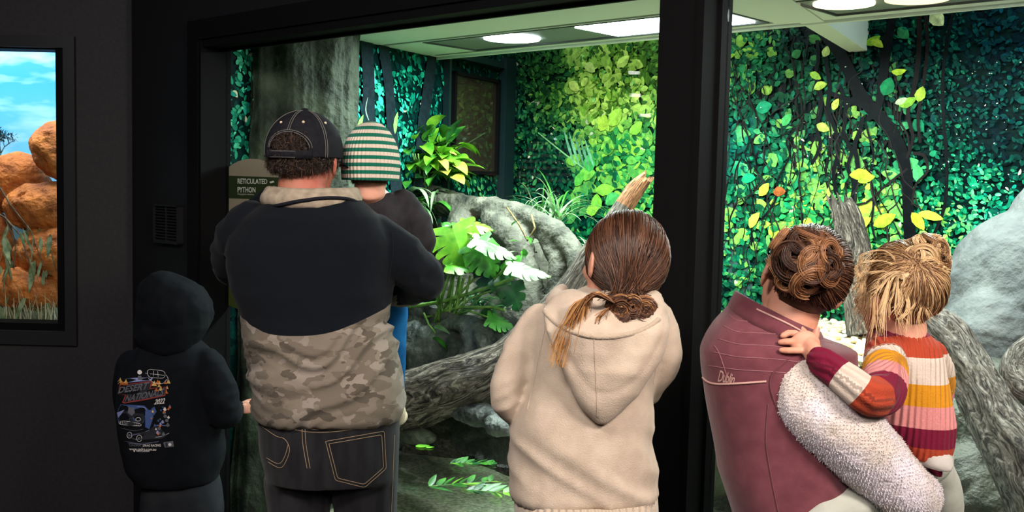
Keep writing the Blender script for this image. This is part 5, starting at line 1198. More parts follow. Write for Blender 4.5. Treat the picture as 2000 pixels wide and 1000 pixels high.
# beanie
G_,W_=hx('#146b55'),hx('#d8c8b8'); n=17; stops=[]
for k in range(n): stops.append((k/n,G_ if k%2==0 else W_))
M_bean=ramp_mat('striped_rib_knit',stops,'sv',const=True,knit=44,sheen=.1,bump=.5)
bc=atY(725,298,3.06); hgt=.176; zb=atY(725,350,3.06)[2]-.004; V=[];sv=[];rb=[]; nt_=264; nz=60
for i in range(nz):
    t=i/(nz-1); z=zb+hgt*math.sin(t*PI/2)*1.0 if t>.35 else zb+hgt*math.sin(.35*PI/2)*t/.35
    h=(z-zb)/hgt
    rr=.0865*(1-.06*(1-h)*0)*math.sqrt(max(0,1-max(0,(h-.25)/.75)**1.95)) if h>.25 else .0865*(.965+.035*h/.25)
    if i==0: rr*=.985
    for j in range(nt_):
        a=2*PI*j/nt_; rib=1+.016*math.cos(a*44)*min(1,rr/.05)
        V.append((bc[0]+rr*rib*math.cos(a),3.05+rr*1.12*rib*math.sin(a),z)); sv.append(min(.999,(h*.96+.02)*1.0+.006*math.sin(a*2+1))); rb.append(a)
F=grid_faces(nz,nt_,True)
o=make('beanie',np.array(V),F,M_bean,kid,attrs={'sv':sv,'rb':rb}); s_=o.modifiers.new('s','SOLIDIFY'); s_.thickness=.004; s_.offset=-1
rh=np.random.RandomState(5); lines=[]
for k in range(500):
    th=rh.uniform(-1.1,1.1); d=np.array([math.sin(th),-math.cos(th),-.45-rh.uniform(0,.35)]); p=d/np.linalg.norm(d)*np.array([.077,.094,.088])*KS*1.02
    L_=[KC+KR@(np.array([0,-.012,.02])*KS+p*(1+.02*t)+np.array([rh.uniform(-.004,.004),0,-.026*t])) for t in np.linspace(0,1,5)]; lines.append(L_)
V,F=strands(lines,.0009); M_hairk=hairmat('hair_light_brown_child',[(0,hx('#5a3a26')),(1,hx('#a07a5a'))]); make('hair',V,F,M_hairk,kid,attrs={'sv':strand_vals(500,5,rh.uniform(0,1,500))})
# ================================================================== VISITOR IN THE CREAM CARDIGAN
YC=2.2
wo=empty('person',(atY(1150,900,YC)[0],YC,0),'person with long straight brown hair tied low, in a cream hooded cardigan, seen from behind','person')
rows=[(560,1152,1268,.06,.03),(578,1110,1286,.08,.02),(594,1070,1300,.095,.01),(614,1046,1306,.11),(642,1038,1300,.12),(690,1036,1286,.13),(740,1030,1276,.13),(790,1014,1274,.13),(830,1004,1276,.13),(880,1003,1274,.13),(930,1006,1276,.132),(960,1004,1280,.135)]
rib=[(958,1004,1282,.137),(985,1004,1284,.136),(1010,1005,1285,.136),(1040,1008,1284,.134)]
aL=[(1052,622,2.2,32),(1022,680,2.19,34),(1000,735,2.18,33),(991,778,2.18,29),(1008,800,2.23,26),(1060,790,2.38,24),(1120,770,2.42,22)]
aR=[(1286,628,2.2,34),(1298,668,2.19,33),(1290,712,2.2,31),(1268,756,2.25,28),(1230,790,2.36,25),(1170,790,2.42,22)]
jr=[(1030,1012,1280,.12),(1090,1000,1292,.13),(1150,1000,1290,.13)]
lL=[(1080,1140,2.2,64),(1085,1300,2.2,54),(1090,1500,2.2,46),(1095,1720,2.2,38),(1095,1880,2.2,30)]
lR=[(1215,1140,2.2,64),(1212,1300,2.2,54),(1208,1500,2.2,46),(1205,1720,2.2,38),(1205,1880,2.2,30)]
WC=atY(1216,512,2.2); WR=rotm(0,.10,.42); WS=.98
B=headparts(WC,WR,WS,atY(1215,600,2.2),.050)+[loft_rows(rows,YC,.86),limb(aL,.62),limb(aR,.62),loft_rows(jr,YC,.9),limb(lL,.78),limb(lR,.78)]
B+=handparts(atY(1120,770,2.42),(1,.1,.1),(0,.6,1),.92,.5,1)+handparts(atY(1170,790,2.42),(-1,.1,.1),(0,.6,1),.92,.5,1)
V,F=remesh(B,.006,3); make('body',V,F,M_skin,wo); eyes(wo,WC,WR,WS)
M_cream=fabric('cream_wool_knit',hx('#b8a796'),hx('#c6b5a4'),26,.55,420,.95,.1,stretch=(1,1,1),dist=.0025)
M_creamrib=ramp_mat('cream_rib_knit',[(0,hx('#b3a28f')),(1,hx('#c4b3a0'))],const=False,knit=430,sheen=.4,bump=.9)
V,F=remesh([loft_rows(rows,YC),limb(aL),limb(aR)],.0075,6)
Nn=vnormals(V,F); q=V*np.array([2.6,3,10]); q[:,2]+=V[:,0]*6; lowm=np.clip((atY(1150,760,YC)[2]-V[:,2])*9,0,1); zz=V[:,2]
arm=np.clip((atY(1020,700,YC)[0]-V[:,0])*30,0,1)+np.clip((V[:,0]-atY(1285,700,YC)[0])*30,0,1)
q2=V*np.array([7,7,15]); q2[:,2]-=V[:,0]*9
V=V+Nn*(lowm*.016*ridge(q,2,3)+arm*.010*ridge(q2,2,5)+.002*fbm(V*22,3,2))[:,None]
cg=make('cardigan',V,F,M_cream,wo); BVw=bvh(V,F)
V,F=rings([ringrow(r[0],r[1],r[2],r[3]+.008,YC,96) for r in [tuple(rib[0]),tuple(rib[1]),tuple(rib[2]),tuple(rib[3])]]); make('hem',V,F,M_creamrib,wo,attrs={'sv':np.full(len(V),.5),'rb':V[:,0]})
# hood lying on the back
hrow=[(580,1080,1292,.026,.0),(604,1056,1300,.036,-.004),(640,1060,1298,.040,-.008),(680,1078,1286,.038,-.010),(720,1100,1262,.034,-.008),(760,1124,1236,.028,-.005),(795,1145,1208,.02,0),(822,1162,1180,.010,.004)]
YH=YC-.115
def backY(x,y):
    d=Vector(ray(x,y)).normalized(); h=BVw.ray_cast(Vector(CAM),d); return h[0].y if h[0] else YH
hp=[]
for r in hrow:
    hp.append(r[:4]+(backY((r[1]+r[2])/2,r[0])-YH-.012+r[4],))
hood=[loft_rows(hp,YH,1,28,2.6,3)]
roll=[]
for t in range(13):
    a=-.6+(PI+1.2)*t/12; roll.append(atY(1178,592,2.2)+np.array([-math.cos(a)*.108,-math.sin(a)*.095+.0,.004-.026*math.sin(a)]))
hood.append(tube(roll,[.010,.016]+[.024]*9+[.016,.010],14))
h2=[(602,1092,1288,.03,-.030),(640,1082,1280,.03,-.034),(680,1100,1262,.028,-.034),(715,1122,1240,.024,-.030),(745,1146,1212,.016,-.024),(762,1165,1188,.008,-.018)]
hood.append(loft_rows([r[:4]+(backY((r[1]+r[2])/2,r[0])-YH-.012+r[4],) for r in h2],YH,1,28,2.4,3))
V,F=remesh(hood,.0055,2); Nn=vnormals(V,F)
cx=atY(1180,700,YH); rad=np.sqrt(((V[:,0]-atY(1172,590,YH)[0])*1.0)**2+((V[:,2]-atY(1172,590,YH)[2])*.72)**2)
ang=np.arctan2(V[:,0]-cx[0],-(V[:,2]-atY(1172,560,YH)[2]))
V=V+Nn*(.0075*np.sin(rad*55+ang*1.2)+.004*ridge(V*np.array([9,9,9]),2,4))[:,None]
hd=make('hood',V,F,M_cream,wo); BVh=bvh(V,F)
for sp_ in ([(1062,592),(1064,640),(1052,700),(1040,760),(1030,800)],[(1292,600),(1296,650),(1284,700),(1276,750)]): seam('armhole_seam',BVw,sp_,.0012,M_cream,cg,.0006)
seam('hood_seam',BVh,[(1160,655),(1162,700),(1165,760),(1167,815)],.0010,M_cream,hd,.0006)
seam('hood_rib_edge',BVh,[(1062,606),(1085,630),(1120,648),(1165,658),(1215,655),(1262,640),(1288,622)],.006,M_creamrib,hd,-.002)
M_jean=fabric('dark_blue_jeans',(.02,.024,.036),(.03,.035,.05),30,.3,600)
V,F=remesh([loft_rows(jr,YC),limb(lL),limb(lR)],.01,4); make('jeans',V,F,M_jean,wo)
for x in (1095,1205): shoe(atY(x,1880,YC),(0,1,0),.25,.045,M_shoe,wo)
# hair
M_hairw=hairmat('hair_brown_with_golden_ends',[(0,hx('#22150e')),(.35,hx('#4d3022')),(.65,hx('#75503a')),(.85,hx('#b07c4a')),(1,hx('#e0a868'))])
rh=np.random.RandomState(11); HRD=np.array([.083,.100,.100])*WS; HCn=WC+WR@(np.array([0,-.016,.014])*WS)
tie=atY(1222,588,2.085); tgt=WR.T@((tie-HCn)); tgt=tgt/HRD; tgt/=np.linalg.norm(tgt)
roots=[]
while len(roots)<3000:
    d=rh.normal(0,1,3); d/=np.linalg.norm(d)
    if d[1]>.55 and d[2]<.55: continue
    if d[2]<-.35 and d[1]>0: continue
    if d[2]<-.75: continue
    roots.append(d)
LN=scalp_lines(HCn,WR,HRD,roots,tgt,16,.006,.05,4)
tt=np.clip((np.linspace(0,1,16)-.55)/.45,0,1)**1.5
tiej=tie+rh.normal(0,1,(len(LN),3))*np.array([.016,.006,.008]); LN=LN*(1-tt[None,:,None])+tiej[:,None,:]*tt[None,:,None]
V,F=strands(LN,.0011,.8); vals=rh.uniform(.05,.62,len(LN)); sv=strand_vals(len(LN),16,vals)
sh,sf=ell(HCn,HRD*.985,WR,40,30); ok=lambda v:(WR.T@(v-HCn))
keep=[f for f in sf if not (lambda q:(q[1]>.055 and q[2]<.05))(np.mean([ok(sh[i]) for i in f],axis=0))]
Vh,Fh=join([(V,F),(sh,keep)]); hw_=make('hair',Vh,Fh,M_hairw,wo,attrs={'sv':np.concatenate([sv,np.full(len(sh),.12)])})
# low twisted bun: overlapping loops of hair
lines=[];vals=[]
for (bx,by,br,bz) in ((1210,606,30,2.055),(1258,606,27,2.065),(1234,598,22,2.05)):
    c0_=atY(bx,by,bz); m=br*bz/2000
    for k in range(420):
        ph=rh.uniform(0,2*PI); r0=m*rh.uniform(.15,1); dz=m*math.sqrt(max(0,1-(r0/m)**2)); tl=rh.normal(0,.22); L_=[]
        for t in np.linspace(0,1,12):
            a=ph+t*PI*.9; L_.append(c0_+np.array([math.cos(a)*r0,-dz*.9+tl*r0*math.sin(a),math.sin(a)*r0*1.1])+rh.normal(0,.0006,3))
        lines.append(L_); vals.append(rh.uniform(.05,.85))
V,F=strands(lines,.0011,.7); pcs=[(V,F)]
svb=[strand_vals(len(lines),12,vals)]
for (bx,by,br,bz) in ((1210,606,30,2.055),(1258,606,27,2.065)):
    e=ell(atY(bx,by,bz),(br*bz/2000*.93,)*3,None,20,14); pcs.append(e); svb.append(np.full(len(e[0]),.1))
Vb,Fb=join(pcs); make('hair_bun',Vb,Fb,M_hairw,wo,attrs={'sv':np.concatenate(svb)})
# loose lock over the left shoulder and loose ends under the bun
lines=[];vals=[]
for k in range(700):
    sp=rh.normal(0,1); s2=rh.normal(0,1)
    pts=[(1200,592),(1165+s2*3,570+abs(sp)*3),(1140+sp*5,590),(1126+sp*8,625+s2*3),(1112+sp*11,665+s2*6),(1104+sp*10+s2*4,704+rh.uniform(-30,16))] if k%6 else [(1190,600),(1172+sp*5,620),(1160+sp*7,650),(1150+sp*9,688)]
    dp=dense([(x,y) for x,y in pts],12); n_=len(dp); idx=np.linspace(0,n_-1,14).astype(int); L_=[]
    for q,i in enumerate(idx):
        x,y=dp[i]; L_.append(atY(x,y,2.055-.012*abs(s2)-.010*math.sin(q/13*PI)+.0*sp))
    lines.append(L_); vals.append(rh.uniform(.45,.95))
for k in range(120):
    sp=rh.normal(0,1); x0=rh.uniform(1190,1268); L_=[]
    for t in np.linspace(0,1,14): L_.append(atY(x0+sp*9*t,622+t*rh.uniform(.98,1.02)*(38+8*sp),2.045+.01*t))
    lines.append(L_); vals.append(rh.uniform(.4,.95))
V,F=strands(lines,.0008,.5); sv=strand_vals(len(lines),14,vals,add=.4); make('loose_hair',V,F,M_hairw,wo,attrs={'sv':np.clip(sv,0,1)})
# ================================================================== VISITOR IN THE MAROON VEST
YV=2.1
vw=empty('person',(atY(1530,900,YV)[0],YV,0),'person in a maroon quilted vest with pale fleecy sleeves and messy brown bun','person')
rows=[(598,1436,1560,.06,.05,44),(612,1420,1590,.085,.03,42),(630,1400,1618,.105,.02,34),(652,1384,1642,.12,.01,20),(680,1369,1668,.132),(720,1370,1668,.135),(770,1379,1655,.135),(820,1388,1650,.135),(870,1399,1652,.135),(920,1408,1660,.137),(970,1424,1666,.14),(1020,1440,1668,.14),(1080,1440,1668,.14)]
aR=[(1572,742,2.04,74),(1586,776,2.0,80),(1646,836,1.97,74),(1715,905,1.99,66),(1772,960,2.02,54),(1790,975,2.09,46),(1740,990,2.2,38)]
aL=[(1420,700,2.16,30),(1426,760,2.22,28),(1440,830,2.3,26),(1500,850,2.40,25),(1600,860,2.44,22)]
jr=[(1070,1446,1664,.135),(1150,1430,1676,.14),(1220,1430,1676,.14)]
lL=[(1495,1210,2.1,68),(1500,1400,2.1,56),(1505,1600,2.1,48),(1510,1800,2.1,40),(1510,1960,2.1,32)]
lR=[(1615,1210,2.1,68),(1615,1400,2.1,56),(1612,1600,2.1,48),(1612,1800,2.1,40),(1612,1960,2.1,32)]
VC=atY(1566,545,2.12); VR=rotm(.10,.30,.10); VS=.98
B=headparts(VC,VR,VS,atY(1530,640,2.13),.054)+[loft_rows(rows,YV,.86),limb(aR,.6),limb(aL,.62),loft_rows(jr,YV,.9),limb(lL,.78),limb(lR,.78)]
B+=handparts(atY(1740,990,2.2),(-1,.5,.1),(0,.6,1),.92,.7,1)+handparts(atY(1600,860,2.46),(1,.1,.1),(0,.6,1),.92,.7,1)
V,F=remesh(B,.006,3); make('body',V,F,M_skin,vw); eyes(vw,VC,VR,VS)
M_maroon=fabric('maroon_vest_cloth',hx('#62333c'),hx('#6f3d46'),30,.3,600,.85,.2)
M_pipe=mat('pale_pink_piping',hx('#c39a92'),rough=.7); M_quilt=mat('quilting_thread',hx('#8f6066'),rough=.8)
V,F=remesh([loft_rows(rows,YV)],.0075,5); Nn=vnormals(V,F)
low=np.clip((atY(1450,760,YV)[2]-V[:,2])*6,0,1); q=V*np.array([7,6,3.0]); q[:,0]+=V[:,2]*2
zr=V[:,2]+.30*(V[:,0]-atY(1450,700,YV)[0])**2*4
up=1-low; zl=atY(1450,640,YV)[2]
V=V+Nn*(low*.005*ridge(q,2,3)+up*.0015*fbm(V*14,2,4))[:,None]
vs_=make('vest',V,F,M_maroon,vw); BVv=bvh(V,F)
for k,y in enumerate((622,644,668,693,718)):
    seam('quilting',BVv,[(1424-k*10,y-8+k*1),(1440,y+4),(1475,y+6),(1530,y+10),(1580,y+18),(1625,y+26)][0 if k<4 else 0:],.0009,M_quilt,vs_,.0004)
seam('piping',BVv,[(1369,731),(1380,744),(1400,750),(1440,749),(1497,745)],.0022,M_pipe,vs_,.001)
seam('quilting',BVv,[(1395,675),(1405,690),(1420,735)],.0008,M_quilt,vs_,.0004)
seam('vest_seam',BVv,[(1500,790),(1496,860),(1506,930),(1520,1000)],.0012,M_maroon,vs_,.001)
seam('vest_seam',BVv,[(1540,700),(1505,740),(1520,800),(1570,870)],.002,M_maroon,vs_,.001)
# embroidered script on the yoke
t2,tf=text_poly('Dublin',italic=.35,bold=.01,spacing=.92)
put2d('embroidery',BVv,quadmap(t2,[(1405,722),(1437,731),(1435,750),(1403,745)]),tf,M_pipe,vs_,.0022)
# stand collar with piping
cl=[]; ccn=(atY(1440,590,2.12)+atY(1600,664,2.12))/2+np.array([0,.01,0]); cdx=(atY(1600,664,2.12)-atY(1440,590,2.12))/2; cdx[1]=0
for t in range(17):
    a=PI*(-.12)+PI*1.24*t/16; cl.append(ccn-cdx*math.cos(a)*1.02+np.array([0,-math.sin(a)*.098,-.004*math.sin(a)]))
cl=np.array(cl); th=.006; Vc=[]
for i,p in enumerate(cl):
    o_=p-ccn; o_[2]=0; o_/=np.linalg.norm(o_)
    for dz,do in ((-.026,.016),(-.008,.013),(.012,.004),(.020,0),(.020,-.006),(-.008,.005),(-.026,.006)): Vc.append(p+np.array([0,0,dz])+o_*do)
Vc=np.array(Vc); Fc=grid_faces(17,7,True)+[tuple(range(7))[::-1],tuple(range(16*7,17*7))]
co_=make('collar',Vc,Fc,M_maroon,vw); BVc2=bvh(Vc,Fc)
seam('piping',BVc2,[(1478,604),(1510,619),(1545,636),(1582,657)],.0022,M_pipe,co_,.001)
# fleece sleeve
M_fl=fabric('pale_grey_fleece',hx('#d0c5be'),hx('#e2dbe4'),9,.6,170,1,.15,dist=.006,lo=.4,hi=.6)
V,F=remesh([limb(aR)],.007,5); Nn=vnormals(V,F); q=V*np.array([7,7,7]); q[:,0]+=V[:,2]*5
V=V+Nn*(.009*ridge(q,2,3)+.0018*fbm(V*60,3,6))[:,None]; slv=make('sleeve',V,F,M_fl,vw); BVs=bvh(V,F)
rf=np.random.RandomState(7); lines=[]
fi=rf.randint(0,len(V),22000); Nn=vnormals(V,F)
for i in fi:
    p=V[i]; n_=Nn[i]+rf.normal(0,.6,3); lines.append([p,p+n_*.0012,p+n_*.0020+np.array([0,0,-.0012])])
Vf,Ff=strands(lines,.0007,.4); make('sleeve_pile',Vf,Ff,M_fl,slv)['kind']='stuff'
V,F=remesh([limb(aL)],.008,4); make('sleeve',V,F,M_fl,vw)
V,F=remesh([loft_rows(jr,YV),limb(lL),limb(lR)],.01,4); make('jeans',V,F,M_jean,vw)
for x in (1510,1612): shoe(atY(x,1960,YV),(0,1,0),.25,.045,M_shoe,vw)
# hair with a big messy bun at the back
M_hairv=hairmat('hair_brown_messy',[(0,hx('#22140e')),(.4,hx('#4a2e20')),(.7,hx('#86583a')),(1,hx('#b98a62'))])
rh=np.random.RandomState(17); HRD=np.array([.082,.100,.096])*VS; HCn=VC+VR@(np.array([0,-.014,.018])*VS)
bunc=atY(1570,514,2.0); tgt=VR.T@(bunc-HCn); tgt=tgt/HRD; tgt/=np.linalg.norm(tgt); roots=[]
while len(roots)<2600:
    d=rh.normal(0,1,3); d/=np.linalg.norm(d)
    if d[1]>.5 and d[2]<.5: continue
    if d[2]<-.30 and d[1]>-.2: continue
    if d[2]<-.62: continue
    roots.append(d)
LN=scalp_lines(HCn,VR,HRD,roots,tgt,14,.010,.12,8); V,F=strands(LN,.0011,.8); sv=strand_vals(len(LN),14,rh.uniform(.05,.6,len(LN)))
sh,sf=ell(HCn,HRD*.98,VR,40,30); okf=[]
for f in sf:
    q=VR.T@(np.mean([sh[i] for i in f],axis=0)-HCn)
    if (q[1]>.05 and q[2]<.045) or (q[2]<-.035 and q[1]>-.03) or q[2]<-.072: continue
    okf.append(f)
Vh,Fh=join([(V,F),(sh,okf)]); make('hair',Vh,Fh,M_hairv,vw,attrs={'sv':np.concatenate([sv,np.full(len(sh),.1)])})
def messy_bun(c,rad,n,parent,m,seed,tone=(.1,.8),k=14,fl=(.001)):
    """loose coil of curls: locks curling over a ball"""
    r=np.random.RandomState(seed); lines=[];vals=[]; nc=46; cl=[]
    for i in range(nc):
        d0=r.normal(0,1,3); d0[1]-=.9; d0/=np.linalg.norm(d0); cl.append((d0,r.uniform(.25,.75),r.uniform(0,2*PI),r.uniform(*tone),r.uniform(.86,1.12),r.choice([-1,1])))
    for i in range(n):
        d0,cr,ph,tn,hh,sg_=cl[i%nc]; a=np.cross(d0,[0,0,1.0]); a/=np.linalg.norm(a); b2=np.cross(d0,a); j=r.normal(0,.07); ph2=ph+r.normal(0,.12); w2=r.normal(0,.05); pts=[]
        for t in np.linspace(0,1,k):
            an=ph2+sg_*t*3.4; q=d0+(a*math.cos(an)+b2*math.sin(an))*(cr+j)*(1-.25*t); q/=np.linalg.norm(q); pts.append(c+q*rad*(hh+w2+.10*math.sin(PI*t))*np.array([1,.85,1]))
        lines.append(pts); vals.append(np.clip(tn+r.uniform(-.15,.15),0,1))
    V,F=strands(lines,fl,.6); e=ell(c,(rad*.88,rad*.75,rad*.88),None,24,16); Vb,Fb=join([(V,F),e])
    return make('hair_bun',Vb,Fb,m,parent,attrs={'sv':np.concatenate([strand_vals(n,k,vals),np.full(len(e[0]),.08)])})
messy_bun(bunc,.060,4200,vw,M_hairv,5,(.15,.95))
# ================================================================== GIRL IN THE STRIPED JUMPER
YG=2.12
gl=empty('person',(atY(1775,800,YG)[0],YG,atY(1775,960,YG)[2]),'small person with a tangled blond bun in a knitted jumper of wide coloured stripes, carried','person')
rows=[(628,1722,1790,.04,.02,8),(640,1712,1812,.055,.01,12),(658,1700,1826,.07,0,14),(690,1698,1833,.082,0,8),(730,1700,1838,.086),(780,1706,1848,.088),(825,1712,1856,.09),(858,1726,1850,.09),(884,1744,1843,.086)]
aL=[(1728,688,2.07,37),(1728,728,2.01,42),(1722,768,1.95,42),(1694,774,1.90,38),(1652,742,1.895,35),(1604,706,1.905,31)]
aR=[(1820,690,2.14,28),(1838,740,2.2,26),(1830,790,2.28,24),(1790,800,2.34,20)]
lL=[(1782,900,2.14,42),(1730,950,2.10,44),(1660,985,2.02,46),(1600,1030,1.96,38),(1590,1110,1.97,28)]
lR=[(1810,900,2.16,40),(1840,960,2.22,38),(1850,1060,2.26,30),(1850,1160,2.28,24)]
def surfY(x,y,r):
    ys=[2.0]
    for bv_ in (BVv,BVs):
        P_,_=drop(bv_,[(x,y)])
        if P_[0] is not None: ys.append(P_[0][1])
    return min(ys)-r*.0010
aL[4]=(1652,742,surfY(1652,752,30),35); aL[5]=(1604,706,surfY(1604,706,25),31); aL[3]=(1694,774,min(aL[3][2],surfY(1694,790,34)),38)
GC=atY(1752,575,2.12); GR=rotm(.12,-.10,.45); GS=.87
wrist=atY(1598,702,aL[5][2]+.004)
B=headparts(GC,GR,GS,atY(1762,645,2.13),.046)+[loft_rows(rows,YG,.86),limb(aL,.6),limb(aR,.62),limb(lL,.72),limb(lR,.72)]
V,F=remesh(B,.005,3)
# left hand resting on the vest shoulder
hp=[]; S_=.62
def hq(x,y,d=.0):
    P,_=drop(BVv,[(x,y)],.009+d); return P[0] if P[0] is not None else atY(x,y,1.97)
w0=wrist; pc=hq(1574,684,.004)
hp.append(tube([w0,(w0+pc)/2,pc],[.019,.022,.020],16,.8)); Rh=rotm(0,.45,0)
hp.append(ell(hq(1570,682,.003),(.030,.014,.028),Rh))
for pts,r in (([(1566,692),(1550,694),(1536,692),(1525,689)],.0072),([(1560,680),(1545,678),(1531,676),(1523,674)],.0075),([(1562,668),(1548,663),(1536,660),(1527,662)],.0076),([(1568,660),(1556,652),(1546,649),(1537,651)],.0070),([(1588,668),(1590,656),(1582,651),(1574,655)],.0080)):
    q=[hq(x,y,.003-.004*(i==3)+.003*(i==1)) for i,(x,y) in enumerate(pts)]; hp.append(tube(q,[r,r,r*.95,r*.85],12))
Vh,Fh=remesh(hp,.0024,3); Vb,Fb=join([(V,F),(Vh,Fh)]); make('body',Vb,Fb,M_skinkid,gl); eyes(gl,GC,GR,GS)
BU,RU,WH,YE,PI_=hx('#6f1230'),hx('#a33f28'),hx('#c8b9ad'),hx('#c4841c'),hx('#cb8382')
torso_seq=[(0,BU),(.055,RU),(.20,WH),(.395,YE),(.56,PI_),(.72,BU),(.875,RU)]
arm_seq=[RU,WH,YE,PI_,BU,RU,WH,BU]
# value <1 torso, 1..2 arm -> scaled by .5 for the ramp
stops=[(p*.5,c) for p,c in torso_seq]+[(.5+.5*t,c) for t,c in zip((0,.06,.19,.30,.42,.60,.73,.865),arm_seq)]
M_jump=ramp_mat('striped_rib_jumper',stops,'sv',const=True,knit=1.0,sheen=.05,bump=.6)
V,F=remesh([loft_rows(rows,YG),limb(aL),limb(aR)],.0055,4)
z0=atY(1775,636,YG)[2]; z1=atY(1775,886,YG)[2]; AP=np.array([atY(x,y,Yy) for x,y,Yy,r in aL]); AR_=np.array([r*Yy/2000 for x,y,Yy,r in aL]); cum=np.concatenate([[0],np.cumsum(np.linalg.norm(np.diff(AP,axis=0),axis=1))]); tot=cum[-1]
best=np.full(len(V),9.);bt=np.zeros(len(V)); rbv=np.zeros(len(V))
for i in range(len(AP)-1):
    d=AP[i+1]-AP[i]; L2=d@d; t=np.clip(((V-AP[i])@d)/L2,0,1); q=AP[i]+t[:,None]*d; dist=np.linalg.norm(V-q,axis=1)/(AR_[i]*(1-t)+AR_[i+1]*t); s_=dist<best; best=np.where(s_,dist,best); bt=np.where(s_,(cum[i]+t*np.sqrt(L2))/tot,bt)
isarm=(best<1.25)&((bt>.10)|(V[:,1]<2.03))
tz=np.clip((z0-V[:,2]+.05*(V[:,0]-atY(1775,700,YG)[0])*-1)/(z0-z1),0,.999)
tz=tz-.035*np.clip((atY(1745,700,YG)[0]-V[:,0])*10,0,1)
sv=np.where(isarm,.5+.5*np.clip(bt*.93+.06,0,.999),.5*np.clip(tz,0,.999))
# per face-safe: keep stripes crisp by pushing vertices with nearest class only
angA=np.arctan2(V[:,2]-np.interp(V[:,0],AP[::-1,0],AP[::-1,2]),V[:,1]-2.0)
rbv=np.where(isarm,angA*26,V[:,0]*560)
Nn=vnormals(V,F); V2=V+Nn*(.0035*ridge(V*np.array([11,11,9]),2,3)+.0009*np.sin(rbv))[:,None]
jm=make('jumper',V2,F,M_jump,gl,attrs={'sv':sv,'rb':rbv})
M_wcot=fabric('white_cotton',hx('#b9b5b0'),None,bump=.2); M_burg=fabric('burgundy_knit',hx('#5c1028')); M_mint=fabric('pale_mint_leggings',hx('#a9aca3'),hx('#babdb4'),20,.2,500)
V,F=remesh([loft_rows([(868,1752,1842,.088),(890,1762,1844,.092,-.004,-8),(899,1790,1842,.09,-.004,-8)],YG)],.006,2); V=fold(V,F,[(.004,(22,22,10))],4); make('shirt_hem',V,F,M_wcot,gl)
V,F=remesh([loft_rows([(890,1780,1822,.085),(914,1800,1818,.08)],YG)],.006,2); make('tunic_tail',V,F,M_burg,gl)
V,F=remesh([limb(lL),limb(lR),ell(atY(1795,890,2.14),(.07,.07,.06))],.007,4); V=fold(V,F,[(.003,(10,10,12))],4); make('leggings',V,F,M_mint,gl)
for a in (lL[-1],lR[-1]):
    q=atY(a[0],a[1],a[2]); V,F=remesh([ell(q+np.array([.0,.035,-.022]),(.030,.066,.026)),ell(q,(.030,.036,.038))],.005,3); make('shoe',V,F,M_shoel,gl)
# blond hair: swept to a loose bun at the upper right, wisps falling out
M_hairg=hairmat('hair_blond_tangled',[(0,hx('#54392a')),(.3,hx('#8a6646')),(.6,hx('#bd986c')),(1,hx('#ecd0a4'))])
rh=np.random.RandomState(23); HRD=np.array([.084,.102,.098])*GS; HCn=GC+GR@(np.array([0,-.014,.024])*GS)
bunc=atY(1802,506,2.08); kn=atY(1768,540,2.035); tgt=GR.T@(atY(1785,525,2.05)-HCn); tgt=tgt/HRD; tgt/=np.linalg.norm(tgt); roots=[]
while len(roots)<2400:
    d=rh.normal(0,1,3); d/=np.linalg.norm(d)
    if d[1]>.5 and d[2]<.5: continue
    if d[2]<-.30 and d[1]>-.2: continue
    if d[2]<-.60: continue
    roots.append(d)
LN=scalp_lines(HCn,GR,HRD,roots,tgt,14,.012,.12,8); V,F=strands(LN,.0010,.8); sv=strand_vals(len(LN),14,rh.uniform(.05,.75,len(LN)))
sh,sf=ell(HCn,HRD*.98,GR,40,30); okf=[]
for f in sf:
    q=GR.T@(np.mean([sh[i] for i in f],axis=0)-HCn)
    if (q[1]>.05 and q[2]<.045) or (q[2]<-.030 and q[1]>-.03) or q[2]<-.062: continue
    okf.append(f)
Vh,Fh=join([(V,F),(sh,okf)]); make('hair',Vh,Fh,M_hairg,gl,attrs={'sv':np.concatenate([sv,np.full(len(sh),.2)])})
messy_bun(bunc,.046,2400,gl,M_hairg,9,(.3,1.0))
lines=[];vals=[]
ends=[(1700,560,1678,640),(1712,575,1700,668),(1735,560,1722,655),(1745,575,1738,615),(1760,570,1752,612),(1790,580,1772,640),(1800,590,1800,650),(1815,575,1822,610),(1775,600,1766,648),(1725,540,1694,575),(1690,540,1680,600),(1830,560,1838,590),(1720,600,1712,640),(1750,590,1763,630),(1785,560,1812,622),(1672,520,1668,570),(1680,500,1666,545)]
for ex,ey,tx,ty in ends:
    cx=rh.uniform(-14,14)
    for k in range(11):
        j=rh.normal(0,1,2)*2.6; pts=[(1768+rh.uniform(-8,8),540+rh.uniform(-6,6)),((1768+ex)/2+cx*.6,min(ey,548)-10),(ex+j[0],ey+j[1]),((ex+tx)/2+cx+j[0]*1.5,(ey+ty)/2),(tx+j[0]*3,ty+j[1]*3)]
        dp=dense(pts,8); idx=np.linspace(0,len(dp)-1,14).astype(int)
        yd=2.022 if 1700<ex<1820 else 2.05
        lines.append([atY(dp[i][0],dp[i][1],yd+(.03 if abs(dp[i][0]-1760)>62 else 0)) for i in idx]); vals.append(rh.uniform(.6,1))
for k in range(150): # frizz in front of the face, catching light
    x=rh.uniform(1664,1700); y=rh.uniform(500,600); lines.append([atY(x+20*(1-t)+rh.normal(0,1.5),y-14+38*t,2.10) for t in np.linspace(0,1,14)]); vals.append(rh.uniform(.6,1))
V,F=strands(lines,.0008,.5); make('loose_hair',V,F,M_hairg,gl,attrs={'sv':strand_vals(len(lines),14,vals)})
